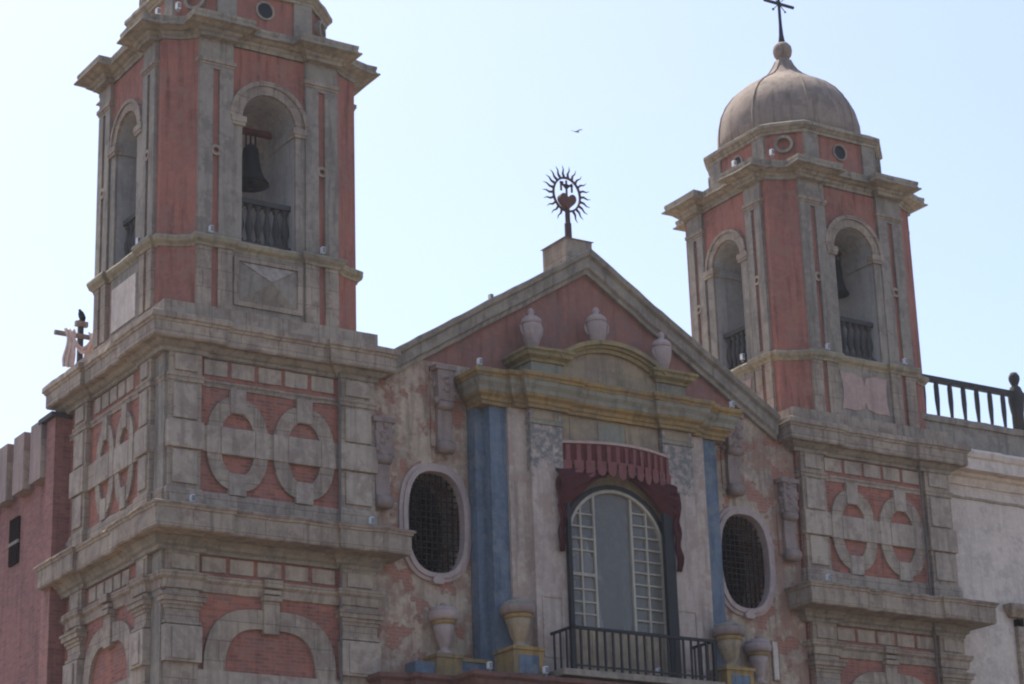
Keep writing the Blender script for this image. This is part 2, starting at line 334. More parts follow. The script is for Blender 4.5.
# ================================================================ BELL TOWERS
TW = 6.35
def tower(ox, name, label, pink_panel):
    root = thing(name, (ox + TW / 2, TW / 2, 0), label, 'bell tower', 'pair of church bell towers')
    X = lambda x: ox + x
    def face(i, F):                        # u runs rightward seen from outside the face, d out of the face plane F
        if i == 'F': return lambda u, d, z: (ox + u, F - d, z)
        if i == 'L': return lambda u, d, z: (ox + F - d, TW - u, z)
        if i == 'R': return lambda u, d, z: (ox + TW - F + d, u, z)
    C0 = .55                               # core wall plane
    # ---- base core
    MB().plan([(X(C0), C0), (X(TW - C0), C0), (X(TW - C0), TW - .3), (X(C0), TW - .3)], 0, 19.6).build('brick_core', RED, root)
    pils = {'F': [(.60, 1.4), (5.0, 5.9)], 'L': [(.8, 1.55), (4.68, 5.3)], 'R': [(1.05, 1.67), (4.8, 5.55)]}
    # plan path with breaks at the pilasters, counter-clockwise so that "right of travel" points out
    P = .13
    def brk(o=0.0):
        a, b = C0, C0 - P
        p = []
        for u0, u1 in pils['F']: p += [(u0, a), (u0, b), (u1, b), (u1, a)]
        p = [(a, a)] + p + [(TW - a, a)]
        for u0, u1 in pils['R']: p += [(TW - a, u0), (TW - b, u0), (TW - b, u1), (TW - a, u1)]
        p += [(TW - a, TW - .3), (a, TW - .3)]
        for u0, u1 in pils['L']: p += [(a, TW - u0), (b, TW - u0), (b, TW - u1), (a, TW - u1)]
        return [(X(x), y) for x, y in p]
    # simpler path for the big cornices: slight breaks over the pilasters
    def big(h=.10, fr=0.0, sd=0.0):
        a = C0 - P; b = a + h; f = a - fr; a -= sd; b -= sd
        p = [(a, f), (1.5, f), (1.5, f + h), (4.9, f + h), (4.9, f), (TW - a, f), (TW - a, 1.75), (TW - b, 1.75), (TW - b, 4.65), (TW - a, 4.65),
             (TW - a, TW - .2), (a, TW - .2), (a, 4.65), (b, 4.65), (b, 1.75), (a, 1.75)]
        return [(X(x), y) for x, y in p]
    def cornice(z0, zf0, zf1, z1, fr, sd):
        bed = [(-.25, z0), (.03, z0), (.05, z0 + .08), (.12, z0 + .12), (.13, zf0 - .1), (.22, zf0 - .02), (.22, zf0 + .02), (-.5, zf0 + .02)]
        MB().sweep(big(), bed).build('bed_moulding', STONE_GREY, root)
        q = C0 - P - sd - .2; f = C0 - P - fr - .2
        MB().plan([(X(q), f), (X(TW - q), f), (X(TW - q), TW - .35), (X(q), TW - .35)], zf0 + .012, z1 + .02).build('cornice_core', STONE_GREY, root)
        m = [(-.2, zf0), (.34, zf0), (.34, zf0 + .03), (.36, zf0 + .03), (.36, zf1), (.39, zf1 + .015), (.40, zf1 + .06), (.44, zf1 + .09), (.44, z1 - .02), (.40, z1), (-.25, z1 + .03)]
        MB().sweep(big(.10, fr, sd), m).build('cornice', STONE, root)
    cornice(14.35, 14.64, 15.07, 15.22, .46, .10)
    cornice(18.98, 19.19, 19.53, 19.77, .04, .04)
    # plinth and string course of the upper stage, strip mouldings of the lower stage
    MB().sweep(brk(), [(-.1, 15.36), (.07, 15.36), (.07, 15.74), (.03, 15.8), (-.1, 15.8)]).build('plinth', STONE, root)
    MB().sweep(brk(), [(-.1, 18.30), (.035, 18.30), (.035, 18.36), (.06, 18.40), (.06, 18.46), (-.1, 18.46)]).build('string_course', STONE, root)
    MB().sweep(brk(), [(-.1, 13.46), (.05, 13.5), (.07, 13.6), (.07, 13.68), (.14, 13.74), (.16, 13.85), (-.1, 13.87)]).build('string_course', STONE, root)
    MB().sweep(brk(), [(-.1, 0), (.25, 0), (.25, 1.2), (.1, 1.4), (-.1, 1.4)]).build('base_plinth', STONE_GREY, root)
    faces = ('F', 'L') if ox < 1 else ('F', 'R')
    for i in faces:
        T = face(i, C0); k = 1.0 if i == 'F' else .70
        pu = pils[i]
        if i == 'L': MB(T).box(5.32, 5.83, -.05, .025, 0, 18.99).build('corner_quoin', STONE_GREY, root)
        if i == 'R': MB(T).box(.52, 1.03, -.05, .025, 0, 18.99).build('corner_quoin', STONE_GREY, root)
        inner0, inner1 = pu[0][1], pu[1][0]
        cu = (inner0 + inner1) / 2
        for q, (u0, u1) in enumerate(pu):
            p = MB(T).box(u0, u1, -.1, P, 0, 18.98).build('pilaster', STONE, root)
            um = (u0 + u1) / 2; hw = (u1 - u0) / 2
            out = (hw + .05) if i == 'F' else hw
            # stone blocks on the pilaster: frieze tablet, upper block, banded block, lower block
            for z0, z1, ex, dep in ((18.55, 18.93, -.12, .05), (17.42, 18.24, -.1, .05), (15.9, 16.68, -.1, .05)):
                MB(T).box(um - hw - ex - .02 * 0 + 0, um + hw + ex, P - .02, P + dep, z0, z1).build('stone_block', STONE_BLOCK, p, bevel=.012)
            MB(T).box(u0 - .04, u1 + .04, -.05, P + .085, 16.72, 17.36).build('banded_block', STONE_BLOCK, p, bevel=.012)
            # lower stage: frieze tablet, capital mouldings, banded blocks below
            MB(T).box(u0 + .12, u1 - .12, P - .02, P + .04, 13.93, 14.27).build('stone_block', STONE_BLOCK, p, bevel=.012)
            c = MB(T)
            for z0, z1, o in ((13.04, 13.12, .03), (13.12, 13.2, .07), (13.2, 13.31, .13), (13.31, 13.37, .17), (12.70, 12.76, .05)):
                c.box(u0 - o * .9, u1 + o * .9, -.05, P + o, z0, z1)
            c.build('capital', STONE, p)
            for zt in (12.66, 10.6, 8.5, 6.4, 4.3):
                bb = MB(T).box(u0 - .05, u1 + .05, -.05, P + .09, zt - .8, zt)
                bb.box(u0 + .12, u1 - .12, P + .08, P + .125, zt - .74, zt - .06)
                bb.build('banded_block', STONE_BLOCK, p)
        # frieze: five stone tablets framed in brick, upper and lower stage
        a0, a1 = (1.5, 4.86) if i == 'F' else (inner0 + .1, inner1 - .06)
        if i == 'L': a0, a1 = TW - 4.56, TW - 2.25
        for z0, z1 in ((18.58, 18.95), (13.96, 14.30)):
            nb = 5; pitch = (a1 - a0 + .1) / nb
            for b in range(nb):
                MB(T).box(a0 + b * pitch, a0 + (b + 1) * pitch - .1, -.03, .045, z0, z1).build('frieze_block', STONE_BLOCK, root, bevel=.01)
            MB(T).box(inner0, inner1, -.03, .09, z1 + .045, z1 + .11).build('frieze_moulding', STONE_GREY, root)
        # two oval stone rings crossed by a band
        cs = ((2.35, .78, .43), (4.06, .80, .43)) if i == 'F' else (((TW - 2.62, .54, .30), (TW - 3.76, .54, .30)) if i == 'L' else ((2.62, .54, .3), (3.76, .54, .3)))
        for c, rx, ri in cs:
            o = super_ellipse(c, 17.0, rx, 1.11, 2.35); n_ = super_ellipse(c, 17.0, ri, .735, 2.35)
            rg = MB(T).ring(o, n_, -.03, .075).build('oval_ring', STONE_GREY if 0 else STONE, root)
            hw = .2 * rx / .78
            MB(T).box(c - hw, c + hw, -.03, .11, 17.72, 18.31).build('keystone', STONE_BLOCK, rg, bevel=.012)
            MB(T).box(c - hw * 1.1, c + hw * 1.1, -.03, .10, 15.78, 16.30).build('keystone', STONE_BLOCK, rg, bevel=.012)
            MB(T).box(c - ri, c + ri, -.03, .115, 16.72, 17.36).build('band_block', STONE_BLOCK, rg, bevel=.012)
            MB(T).box(c - rx - .01, c - ri - .012, -.03, .10, 16.725, 17.355).build('band_block', STONE_BLOCK, rg)
            MB(T).box(c + ri + .012, c + rx + .01, -.03, .10, 16.725, 17.355).build('band_block', STONE_BLOCK, rg)
        MB(T).box(inner0, inner1, -.03, .085, 16.74, 17.34).build('stone_band', STONE, root)
        # lower stage: one wide ring with a stepped keystone
        rx = 1.66 if i == 'F' else (inner1 - inner0) / 2 - .08
        o = super_ellipse(cu, 11.4, rx, 1.8, 3.2, 56); n_ = super_ellipse(cu, 11.4, rx - (.52 if i == 'F' else .36), 1.36, 3.4, 56)
        rg = MB(T).ring(o, n_, -.03, .09).build('wide_stone_ring', STONE, root)
        kk = MB(T).box(cu - .2, cu + .2, -.03, .14, 12.66, 13.46); kk.box(cu - .23, cu + .23, -.03, .22, 13.40, 13.52); kk.box(cu - .21, cu + .21, -.03, .19, 13.56, 13.66); kk.box(cu - .23, cu + .23, -.03, .25, 13.70, 13.88)
        kk.build('keystone', STONE, rg, bevel=.012)
        MB(T).box(inner0, inner1, -.03, .12, 11.1, 11.74).build('stone_band', STONE_BLOCK, root)
    # ---- plinth of the belfry
    MB().plan([(X(.42), .36), (X(TW - .36), .36), (X(TW - .36), 5.6), (X(.42), 5.6)], 19.7, 20.2).build('belfry_plinth', STONE, root)

    # ---- belfry: chamfered square, slightly concave corners
    sx_ = 0 if ox < 1 else .02                # the right belfry sits a little off the axis of its base
    x0, x1, y0, y1, ch, cv = .53 + sx_, (5.76 if ox < 1 else 5.83), .58, 5.2, .76, .42
    def octo(e=0.0, conc=.07, seg=5):
        A = [((x0 + ch, y0), (x1 - ch, y0)), ((x1, y0 + cv), (x1, y1 - cv)), ((x1 - ch, y1), (x0 + ch, y1)), ((x0, y1 - cv), (x0, y0 + cv))]
        p = []
        for j in range(4):
            s, t = A[j]; nx = A[(j + 1) % 4][0]
            p += [s, t]
            a, b = Vector(t), Vector(nx); m_in = Vector(((x0 + x1) / 2, (y0 + y1) / 2)) - (a + b) / 2; m_in.normalize()
            for q in range(1, seg):
                f = q / seg; p.append(tuple(a.lerp(b, f) + m_in * conc * 4 * f * (1 - f)))
        return [(X(x), y) for x, y in p]
    def ressauts(prof, name, m, z_in=-.25, pr=.10):  # the moulding breaks forward round every pilaster
        for i in 'FLRB':
            T, k, W = sface(i); cu = W / 2
            for s in (-1, 1):
                ua, ub = pil_u(cu, k, s)
                MB(T).sweep([(ub, z_in), (ub, pr), (ua, pr), (ua, z_in)], prof, False).build(name, m, root)
    def sface(i):                          # face-local transform for the belfry
        W, D = x1 - x0, y1 - y0
        return {'F': (lambda u, d, z: (X(x0 + u), y0 - d, z), 1.0, W), 'L': (lambda u, d, z: (X(x0 - d), y1 - u, z), D / W, D),
                'R': (lambda u, d, z: (X(x1 + d), y0 + u, z), D / W, D), 'B': (lambda u, d, z: (X(x1 - u), y1 + d, z), 1.0, W)}[i]
    def pil_u(cu, k, s):
        return tuple(sorted((cu + s * .975, cu + s * 1.86))) if k == 1 else tuple(sorted((cu + s * 1.0, cu + s * 1.70)))
    sh = MB().plan(octo(), 20.2, 27.1).build('belfry_wall', REDP, root)
    cx, cy = (x0 + x1) / 2, (y0 + y1) / 2; hx, hy = .71, .64; zs, zb = 25.22, 22.0
    c1 = MB(lambda u, d, z: (X(u), d, z)).prism(arch_line(cx, hx, zb, zs), y0 - .5, y1 + .5).build('cut', PLAST)
    c2 = MB(lambda u, d, z: (X(d), u, z)).prism(arch_line(cy, hy, zb, zs), x0 - .5, x1 + .5).build('cut', PLAST)
    for c in (c1, c2):
        c.data.materials.clear(); c.data.materials.append(PLAST)
    off = Vector(root['_loc'])
    for c in (c1, c2): c.location = (0, 0, 0)
    sh.data.materials.append(PLAST)
    sh.location = (0, 0, 0)
    # the belfry mesh is in its thing's coordinates: bring the cutters there for the cut
    sh.parent = None; sh.location = off
    cut(sh, [c1, c2])
    sh.parent = root; sh.location = (0, 0, 0)
    # inner faces take the pale plaster
    if len(sh.data.materials) < 2: sh.data.materials.append(PLAST)
    pi = [m.name for m in sh.data.materials].index(PLAST.name)
    for f in sh.data.polygons:
        c = f.center + off; lx = c.x - ox
        inside = (x0 + .06 < lx < x1 - .06 and y0 + .06 < c.y < y1 - .06 and 21.9 < c.z < 26.1) and not (abs((lx - cx)) > 1.6 and abs(c.y - cy) > 1.6)
        if inside: f.material_index = pi
    # impost band inside the passages
    for sx, sy in ((-1, -1), (1, -1), (-1, 1), (1, 1)):
        ex, ey = X(cx + sx * hx), cy + sy * hy
        fx, fy = X(x0 if sx < 0 else x1), (y0 if sy < 0 else y1)
        m = MB(); a, b = sorted((ey, fy - sy * .02)); q, r = sorted((ex, fx - sx * .02))
        e0, e1 = sorted((ex - sx * .06, ex + sx * .05)); h0, h1 = sorted((ey - sy * .06, ey + sy * .05))
        m.box(e0, e1, min(a, h0), max(b, h0), 25.0, 25.2); m.box(min(q, e0), max(r, e0), h0, h1, 25.003, 25.203)
        m.build('inner_impost', PLAST, root)
    for i in 'FLRB':
        T, k, W = sface(i); cu = W / 2
        for s in (-1, 1):
            ua, ub = pil_u(cu, k, s)
            um = (ua + ub) / 2; sl = .085 * k
            p = MB(T).box(ua, um - sl, -.05, .10, 21.98, 26.32); p.box(um + sl, ub, -.05, .10, 21.98, 26.32)
            p.box(ua, ub, -.05, .098, 26.315, 27.1)
            p.box(um - sl - .01, um + sl + .01, -.05, .098, 21.98, 22.12)
            p = p.build('pilaster', STONE_GREY, root)
            MB(T).box(um - sl, um + sl, -.05, .03, 22.1, 26.32).build('red_slot', REDP, p)
            MB(T).ring(super_ellipse(um, 24.2, .14, .14, 2, 16), super_ellipse(um, 24.2, .07, .07, 2, 16), -.02, .115).build('roundel', STONE, p)
            c = MB(T).box(ua - .05, ub + .05, -.05, .15, 26.46, 26.56); c.box(ua - .02, ub + .02, -.05, .12, 26.40, 26.46)
            c.build('necking', STONE, p)
            l = MB(T).box(ua, um - sl, -.05, .10, 20.25, 21.74); l.box(um + sl, ub, -.05, .10, 20.25, 21.74)
            l = l.build('pedestal_pilaster', STONE, root)
            MB(T).box(um - sl, um + sl, -.05, .03, 20.25, 21.74).build('red_slot', REDP, l)
        # arch surround: pier strips, imposts, archivolt
        hw = (hx if i in 'FB' else hy); wo = hw + .35 * (1 if k == 1 else .85)
        for s in (-1, 1):
            a, b = sorted((cu + s * (hw + .006), cu + s * min(wo, .97)))
            MB(T).box(a, b, -.05, .06, 21.98, 25.0).build('arch_pier', STONE_GREY, root)
            a, b = sorted((cu + s * (hw - .08), cu + s * 1.02))
            q = MB(T).box(a, b, -.12, .135, 25.06, 25.215); q.box(a + .025, b - .025, -.1, .115, 24.98, 25.06)
            q.build('impost', STONE, root)
        o1 = [q for q in arch_line(cu, wo, 25.22, 25.22)[1:-1]]; i1 = [q for q in arch_line(cu, hw + .006, 25.22, 25.22)[1:-1]]
        m1 = [q for q in arch_line(cu, (wo + hw) / 2 + .06, 25.22, 25.22)[1:-1]]
        av = MB(T).strip(o1, m1, -.05, .12); av.strip(m1, i1, -.05, .075)
        av.build('archivolt', STONE, root)
        # pedestal panel under the opening
        pm = MB(T).box(cu - .97 * k, cu + .97 * k, -.05, .02, 20.25, 21.74).build('pedestal_panel', STONE_GREY, root)
        if pink_panel:
            # two flaked white cartouches left of the old stucco
            pts = []
            hw_, hh_ = .86 * k, .56
            for a in range(24):            # scalloped top, corners drawn out, notch in the middle
                f = a / 24; pts.append((cu - hw_ + 2 * hw_ * f, 21.0 + hh_ * (.80 + .22 * abs(2 * f - 1) ** 6 + .16 * math.sin(2 * PI * f) ** 2 - (.40 if abs(f - .5) < .03 else 0))))
            for a in range(12):
                f = a / 12; pts.append((cu + hw_ * (1 - .10 * math.sin(PI * f)), 21.0 + hh_ * 1.0 * (1 - 2 * f)))
            for a in range(24):
                f = a / 24; pts.append((cu + hw_ - 2 * hw_ * f, 21.0 - hh_ * (.80 + .22 * abs(2 * f - 1) ** 6 + .16 * math.sin(2 * PI * f) ** 2 - (.34 if abs(f - .5) < .03 else 0))))
            for a in range(12):
                f = a / 12; pts.append((cu - hw_ * (1 - .10 * math.sin(PI * f)), 21.0 - hh_ * (1 - 2 * f)))
            MB(T).prism(pts, .0, .045).build('pink_cartouche', ROSE, pm)
        elif i == 'F':
            fr = super_ellipse(cu, 21.02, .93, .66, 40, 40)
            MB(T).ring(super_ellipse(cu, 21.02, .90, .62, 60, 40), super_ellipse(cu, 21.02, .78, .50, 60, 40), 0, .07).build('panel_frame', STONE, pm)
            d = MB(T); q = d.pts([(cu - .76, .02, 20.54), (cu + .76, .02, 20.54), (cu + .76, .02, 21.5), (cu - .76, .02, 21.5), (cu, .24, 21.02)])
            d.f += [(q, q + 1, q + 4), (q + 1, q + 2, q + 4), (q + 2, q + 3, q + 4), (q + 3, q, q + 4), (q, q + 3, q + 2, q + 1)]
            d.build('diamond_boss', STONE_GREY, pm)
            d = MB(T); q = d.pts([(cu - .70, .055, 21.49), (cu + .70, .055, 21.49), (cu, .262, 21.03), (cu - .70, .02, 21.49), (cu + .70, .02, 21.49), (cu, .2, 21.03)])
            d.f += [(q, q + 1, q + 2), (q + 3, q + 5, q + 4), (q, q + 3, q + 4, q + 1), (q + 1, q + 4, q + 5, q + 2), (q + 2, q + 5, q + 3, q)]
            d.build('pale_facet', STONE_BLOCK, pm)
        else:
            MB(T).box(cu - .8 * k, cu + .8 * k, 0, .05, 20.35, 21.45).build('pale_patch', WINGW, pm)
    lp = [(-.15, 21.72), (.03, 21.72), (.05, 21.78), (.12, 21.84), (.15, 21.93), (.13, 21.98), (-.15, 21.99)]
    MB().sweep(octo(), lp).build('ledge', LEDGE, root)
    ressauts([(o, z + .004) for o, z in lp], 'ledge_break', LEDGE)
    cp = [(-.2, 27.07), (.05, 27.07), (.05, 27.16), (.09, 27.18), (.12, 27.22), (.12, 27.27), (.22, 27.30), (.30, 27.36), (.42, 27.38), (.42, 27.42), (.36, 27.44),
          (.34, 27.5), (.36, 27.56), (.36, 27.62), (.28, 27.64), (-.2, 27.68)]
    cp = [(o * 1.02, z - .05 * max(0, min(1, (z - 27.2) / .2))) for o, z in cp]
    MB().sweep(octo(), [(o * .74, z) for o, z in cp]).build('cornice', CORN, root)
    ressauts([(o, z + .004) for o, z in cp], 'cornice_break', CORN, pr=.22)
    MB().plan(octo(), 27.05, 27.66).build('cornice_core', STONE, root)
    # ---- drum
    da, db, dc, de = 1.08 + sx_ * .6, .78, .80, 4.85
    dx1 = 2 * cx - da; dW, dD = dx1 - da, de - db
    def doct():
        return [(X(x), y) for x, y in ((da + dc, db), (dx1 - dc, db), (dx1, db + dc), (dx1, de - dc), (dx1 - dc, de), (da + dc, de), (da, de - dc), (da, db + dc))]
    MB().plan(doct(), 27.6, 28.95).build('drum_wall', REDP, root)
    for i in 'FLRB':
        T, W = {'F': (lambda u, d, z: (X(da + u), db - d, z), dW), 'L': (lambda u, d, z: (X(da - d), de - u, z), dD),
                'R': (lambda u, d, z: (X(dx1 + d), db + u, z), dD), 'B': (lambda u, d, z: (X(dx1 - u), de + d, z), dW)}[i]
        cu = W / 2
        for s in (-1, 1):
            a, b = sorted((cu + s * (W / 2 - dc - .48), cu + s * (W / 2 - dc + .02)))
            MB(T).box(a, b, -.05, .06, 27.6, 28.93).build('drum_pilaster', STONE_GREY, root)
        MB(T).ring(super_ellipse(cu, 28.34, .26, .26, 2, 24), super_ellipse(cu, 28.34, .205, .205, 2, 24), -.04, .045).build('oculus_frame', STONE, root)
        MB(T).prism(super_ellipse(cu, 28.34, .215, .215, 2, 24), -.02, .012).build('oculus', IRON, root)
    for px, py, nx, ny in ((da + dc / 2, db + dc / 2, -1, -1), (dx1 - dc / 2, db + dc / 2, 1, -1), (da + dc / 2, de - dc / 2, -1, 1), (dx1 - dc / 2, de - dc / 2, 1, 1)):
        q = 1 / math.sqrt(2)
        T = (lambda px, py, nx, ny: lambda u, d, z: (X(px + nx * q * d - ny * q * u), py + ny * q * d + nx * q * u, z))(px, py, nx, ny)
        MB(T).ring(super_ellipse(0, 28.36, .27, .27, 2, 24), super_ellipse(0, 28.36, .19, .19, 2, 24), -.05, .16).build('roundel', STONE_GREY, root)
    MB().sweep(doct(), [(-.2, 28.72), (.08, 28.72), (.10, 28.8), (.18, 28.88), (.22, 28.9), (.22, 28.99), (.17, 29.03), (-.2, 29.04)]).build('drum_cornice', CORN, root)
    # ---- dome: eight-ribbed, flared neck, ball
    pr = [(2.13, 28.98), (2.15, 29.3), (2.13, 29.7), (2.04, 30.1), (1.88, 30.45), (1.65, 30.76), (1.36, 31.02), (1.08, 31.2), (.84, 31.34), (.63, 31.48), (.46, 31.65), (.33, 31.85), (.24, 32.05), (.17, 32.16)]
    ccx, ccy = X(cx) - .10, (db + de) / 2
    d = MB(); d.lathe(ccx, ccy, pr, 48, .97); d = d.build('dome', DOME, root, smooth=True)
    for j in range(8):
        a = PI / 8 + j * PI / 4
        MB().tube([(ccx + r * math.cos(a), ccy + .97 * r * math.sin(a), z) for r, z in pr[:-1]], .036, 6).build('rib', DOME, d, smooth=True)
    MB().lathe(ccx, ccy, [(.12, 32.10), (.19, 32.16), (.26, 32.26), (.29, 32.40), (.27, 32.54), (.18, 32.65), (.08, 32.70)], 24).build('ball', DOME, d, smooth=True)
    # ---- iron cross on the ball
    cr = thing('dome_cross', (ccx, ccy, 32.75), 'dark iron cross on the ball of the %s' % ('right dome, against the sky' if ox > 1 else 'left dome, above the frame'), 'cross', 'iron crosses on the domes') if ox > 1 else None
    if cr:
        MB().tube([(ccx, ccy, 32.74), (ccx, ccy, 32.95), (ccx, ccy, 33.3), (ccx, ccy, 34.55)], [.1, .07, .05, .04]).build('shaft', IRON, cr)
        MB().tube([(ccx - .56, ccy, 34.0), (ccx + .56, ccy, 34.0)], [.05, .05]).build('crossbar', IRON, cr)
        for sx in (-1, 1):
            for sz in (-1, 1):
                MB().tube([(ccx, ccy, 34.0), (ccx + sx * .2, ccy, 34.0 + sz * .2), (ccx + sx * .24, ccy, 34.0 + sz * .24)], [.012, .015, .045], 6).build('ray', IRON, cr)
    # ---- balustrades standing in the front and left belfry openings
    side = 'left tower' if ox < 1 else 'right tower'
    for i, w_ in (('F', hx), ('L', hy)):
        T, k, W = sface(i); cu = W / 2
        l = T(cu, -.28, 22.0)
        b = thing('belfry_balustrade', l, 'dark turned balustrade in the %s opening of the %s belfry' % ('front' if i == 'F' else 'left-facing', 'domed right' if ox > 1 else 'large left'), 'balustrade', 'balustrades in the belfry openings')
        MB(T).box(cu - w_ + .012, cu + w_ - .012, -.40, -.16, 22.003, 22.16).build('bottom_rail', BALUS, b)
        MB(T).box(cu - w_ + .012, cu + w_ - .012, -.40, -.16, 23.13, 23.26).build('top_rail', BALUS, b)
        nb = 6
        for j in range(nb):
            u = cu - w_ + (j + .5) * 2 * w_ / nb; q = T(u, -.28, 0)
            MB().lathe(q[0], q[1], [(.085, 22.15), (.085, 22.22), (.05, 22.26), (.055, 22.35), (.095, 22.52), (.10, 22.62), (.06, 22.85), (.045, 22.98), (.075, 23.03), (.085, 23.07), (.085, 23.14)], 10).build('baluster', BALUS, b, smooth=True)
    return root

tower(0, 'bell_tower', 'red and grey bell tower on the left, its dome above the picture', False)
tower(18.33, 'bell_tower', 'red and grey bell tower on the right under a round brown dome', True)

# bells
def bell(x, y, z, r, label, beam):
    b = thing('church_bell', (x, y, z), label, 'bell', 'bells in the belfries')
    s = r / .46
    MB().lathe(x, y, [(r * .80, z + .10), (r * .94, z), (r, z + .01), (r * .97, z + .06), (r * .76, z + .18), (r * .60, z + .36), (r * .50, z + .6), (r * .45, z + .85), (r * .40, z + .98), (r * .24, z + 1.07), (r * .1, z + 1.1)], 28).build('bell_body', BRONZE, b, smooth=True)
    MB().tube([(x, y, z - .08), (x, y, z + .5)], [.07, .03]).build('clapper', IRON, b)
    h = MB()
    for dx in (-.13, 0, .13): h.tube([(x + dx, y, z + 1.0), (x + dx, y, beam)], .025, 6)
    h.build('hanger', IRON, b)
    MB().box(x - .95, x + .95, y - .07, y + .07, beam, beam + .14).build('headstock', WOODRED, b)
bell(3.26, 1.75, 24.05, .46, 'large dark bronze bell hanging in the left tower belfry', 25.42)
bell(21.95, 1.75, 24.36, .28, 'smaller bronze bell half hidden in the right tower belfry', 25.6)

# ================================================================ CHURCH FRONT BETWEEN THE TOWERS
CX = 12.27
ch_ = thing('church', (CX, .7, 0), 'peeling pink church front with gable, painted portal and oval windows', 'church')
YW = .62
wall = MB(FRONT(YW)).box(5.7, 18.85, -1.0, 0, 0, 19.85).build('front_wall', PINK)
OV = [(7.62, 15.78), (2 * CX - 7.62, 15.78)]
cutters = [MB(FRONT(YW)).prism(super_ellipse(x, z, .79, 1.26, 2.6, 48), -1.6, .5).build('cut', PINK) for x, z in OV]
cutters.append(MB(FRONT(YW)).prism(arch_line(CX, 1.46, 12.2, 15.46), -1.6, .5).build('cut', PINK))
cut(wall, cutters)
wall.data.transform(Matrix.Translation(-Vector(ch_['_loc']))); wall.parent = ch_; wall['_loc'] = ch_['_loc']
SL = .624; AP = 23.55                       # gable slope and apex of the top edge
MB(FRONT(YW)).prism([(5.7, 19.84), (18.84, 19.84), (CX + 5.6, AP - 5.6 * SL - .35), (CX, AP - .3), (CX - 5.6, AP - 5.6 * SL - .35)], -.7, -.012).build('gable_wall', TYMP, ch_)
for s in (-1, 1):
    m = MB(FRONT(YW))
    prof = [(-.7, -.64), (.12, -.64), (.14, -.54), (.22, -.48), (.24, -.22), (.34, -.16), (.38, -.04), (.36, 0), (-.7, .0)]
    ends = [(CX + s * 5.95 * (1 - i / 24), AP - 5.95 * (1 - i / 24) * SL) for i in range(25)]
    rs = []
    for u, z in ends:
        w1 = random.gauss(0, .010) if 0 < abs(u - CX) < 5.9 else 0
        rs.append(m.pts([(u, d, z + q + w1) for d, q in prof]))
    c = len(prof)
    for a, b in zip(rs, rs[1:]): m.f += [(a + j, b + j, b + (j + 1) % c, a + (j + 1) % c) for j in range(c)]
    m.f += [tuple(rs[0] + j for j in range(c)), tuple(rs[-1] + j for j in range(c))]
    m.build('raking_cornice', STONE_GREY, ch_)
pd = MB().box(11.85, 12.69, .78, 1.85, 22.9, 23.95)
q = pd.pts([(11.80, .73, 23.952), (12.74, .73, 23.952), (12.74, 1.9, 23.952), (11.80, 1.9, 23.952), (12.27, 1.3, 24.22)])
pd.f += [(q, q + 1, q + 2, q + 3), (q, q + 1, q + 4), (q + 1, q + 2, q + 4), (q + 2, q + 3, q + 4), (q + 3, q, q + 4)]
pd.build('apex_pedestal', STONE, ch_)
# nave behind: walls and roof
nv = MB(); nv.box(5.72, 6.0, 1.35, 44, 0, 19.5); nv.box(18.54, 18.82, 1.35, 44, 0, 19.5); nv.box(5.72, 18.82, 44, 44.6, 0, 19.5)
nv.build('nave_wall', SIDE, ch_)
rf = MB(); rf.prism([(5.75, 19.3), (18.8, 19.3), (CX, 23.1)], 0, 1); rf.v = [(x, 1.33 if abs(y) < .5 else 44.5, z) for x, y, z in rf.v]; rf.build('nave_roof', STONE_GREY, ch_)

# oval windows: double stone frame, iron lattice
for x, z in OV:
    fr = MB(FRONT(YW)).ring(super_ellipse(x, z, 1.0, 1.46, 2.6, 48), super_ellipse(x, z, .89, 1.36, 2.6, 48), -.05, .07)
    fr.ring(super_ellipse(x, z, .90, 1.37, 2.6, 48), super_ellipse(x, z, .78, 1.25, 2.6, 48), -.12, .12)
    fr = fr.build('oval_window', URN, ch_)
    MB(FRONT(YW)).prism([(x - .12, z - 1.52), (x + .12, z - 1.52), (x + .17, z - 1.42), (x, z - 1.27), (x - .17, z - 1.42)], 0, .17).build('shell_ornament', URN, fr)
    gr_ = MB(FRONT(YW))
    for j in range(-5, 6):
        u = x + j * .15; h = 1.26 * (max(0, 1 - abs(j * .15 / .79) ** 2.6)) ** (1 / 2.6)
        gr_.box(u - .014, u + .014, -.16, -.13, z - h, z + h)
    for j in range(-8, 9):
        zz = z + j * .15; h = .79 * (max(0, 1 - abs(j * .15 / 1.26) ** 2.6)) ** (1 / 2.6)
        gr_.box(x - h, x + h, -.165, -.135, zz - .014, zz + .014)
    gr_.build('lattice', LATT, fr)

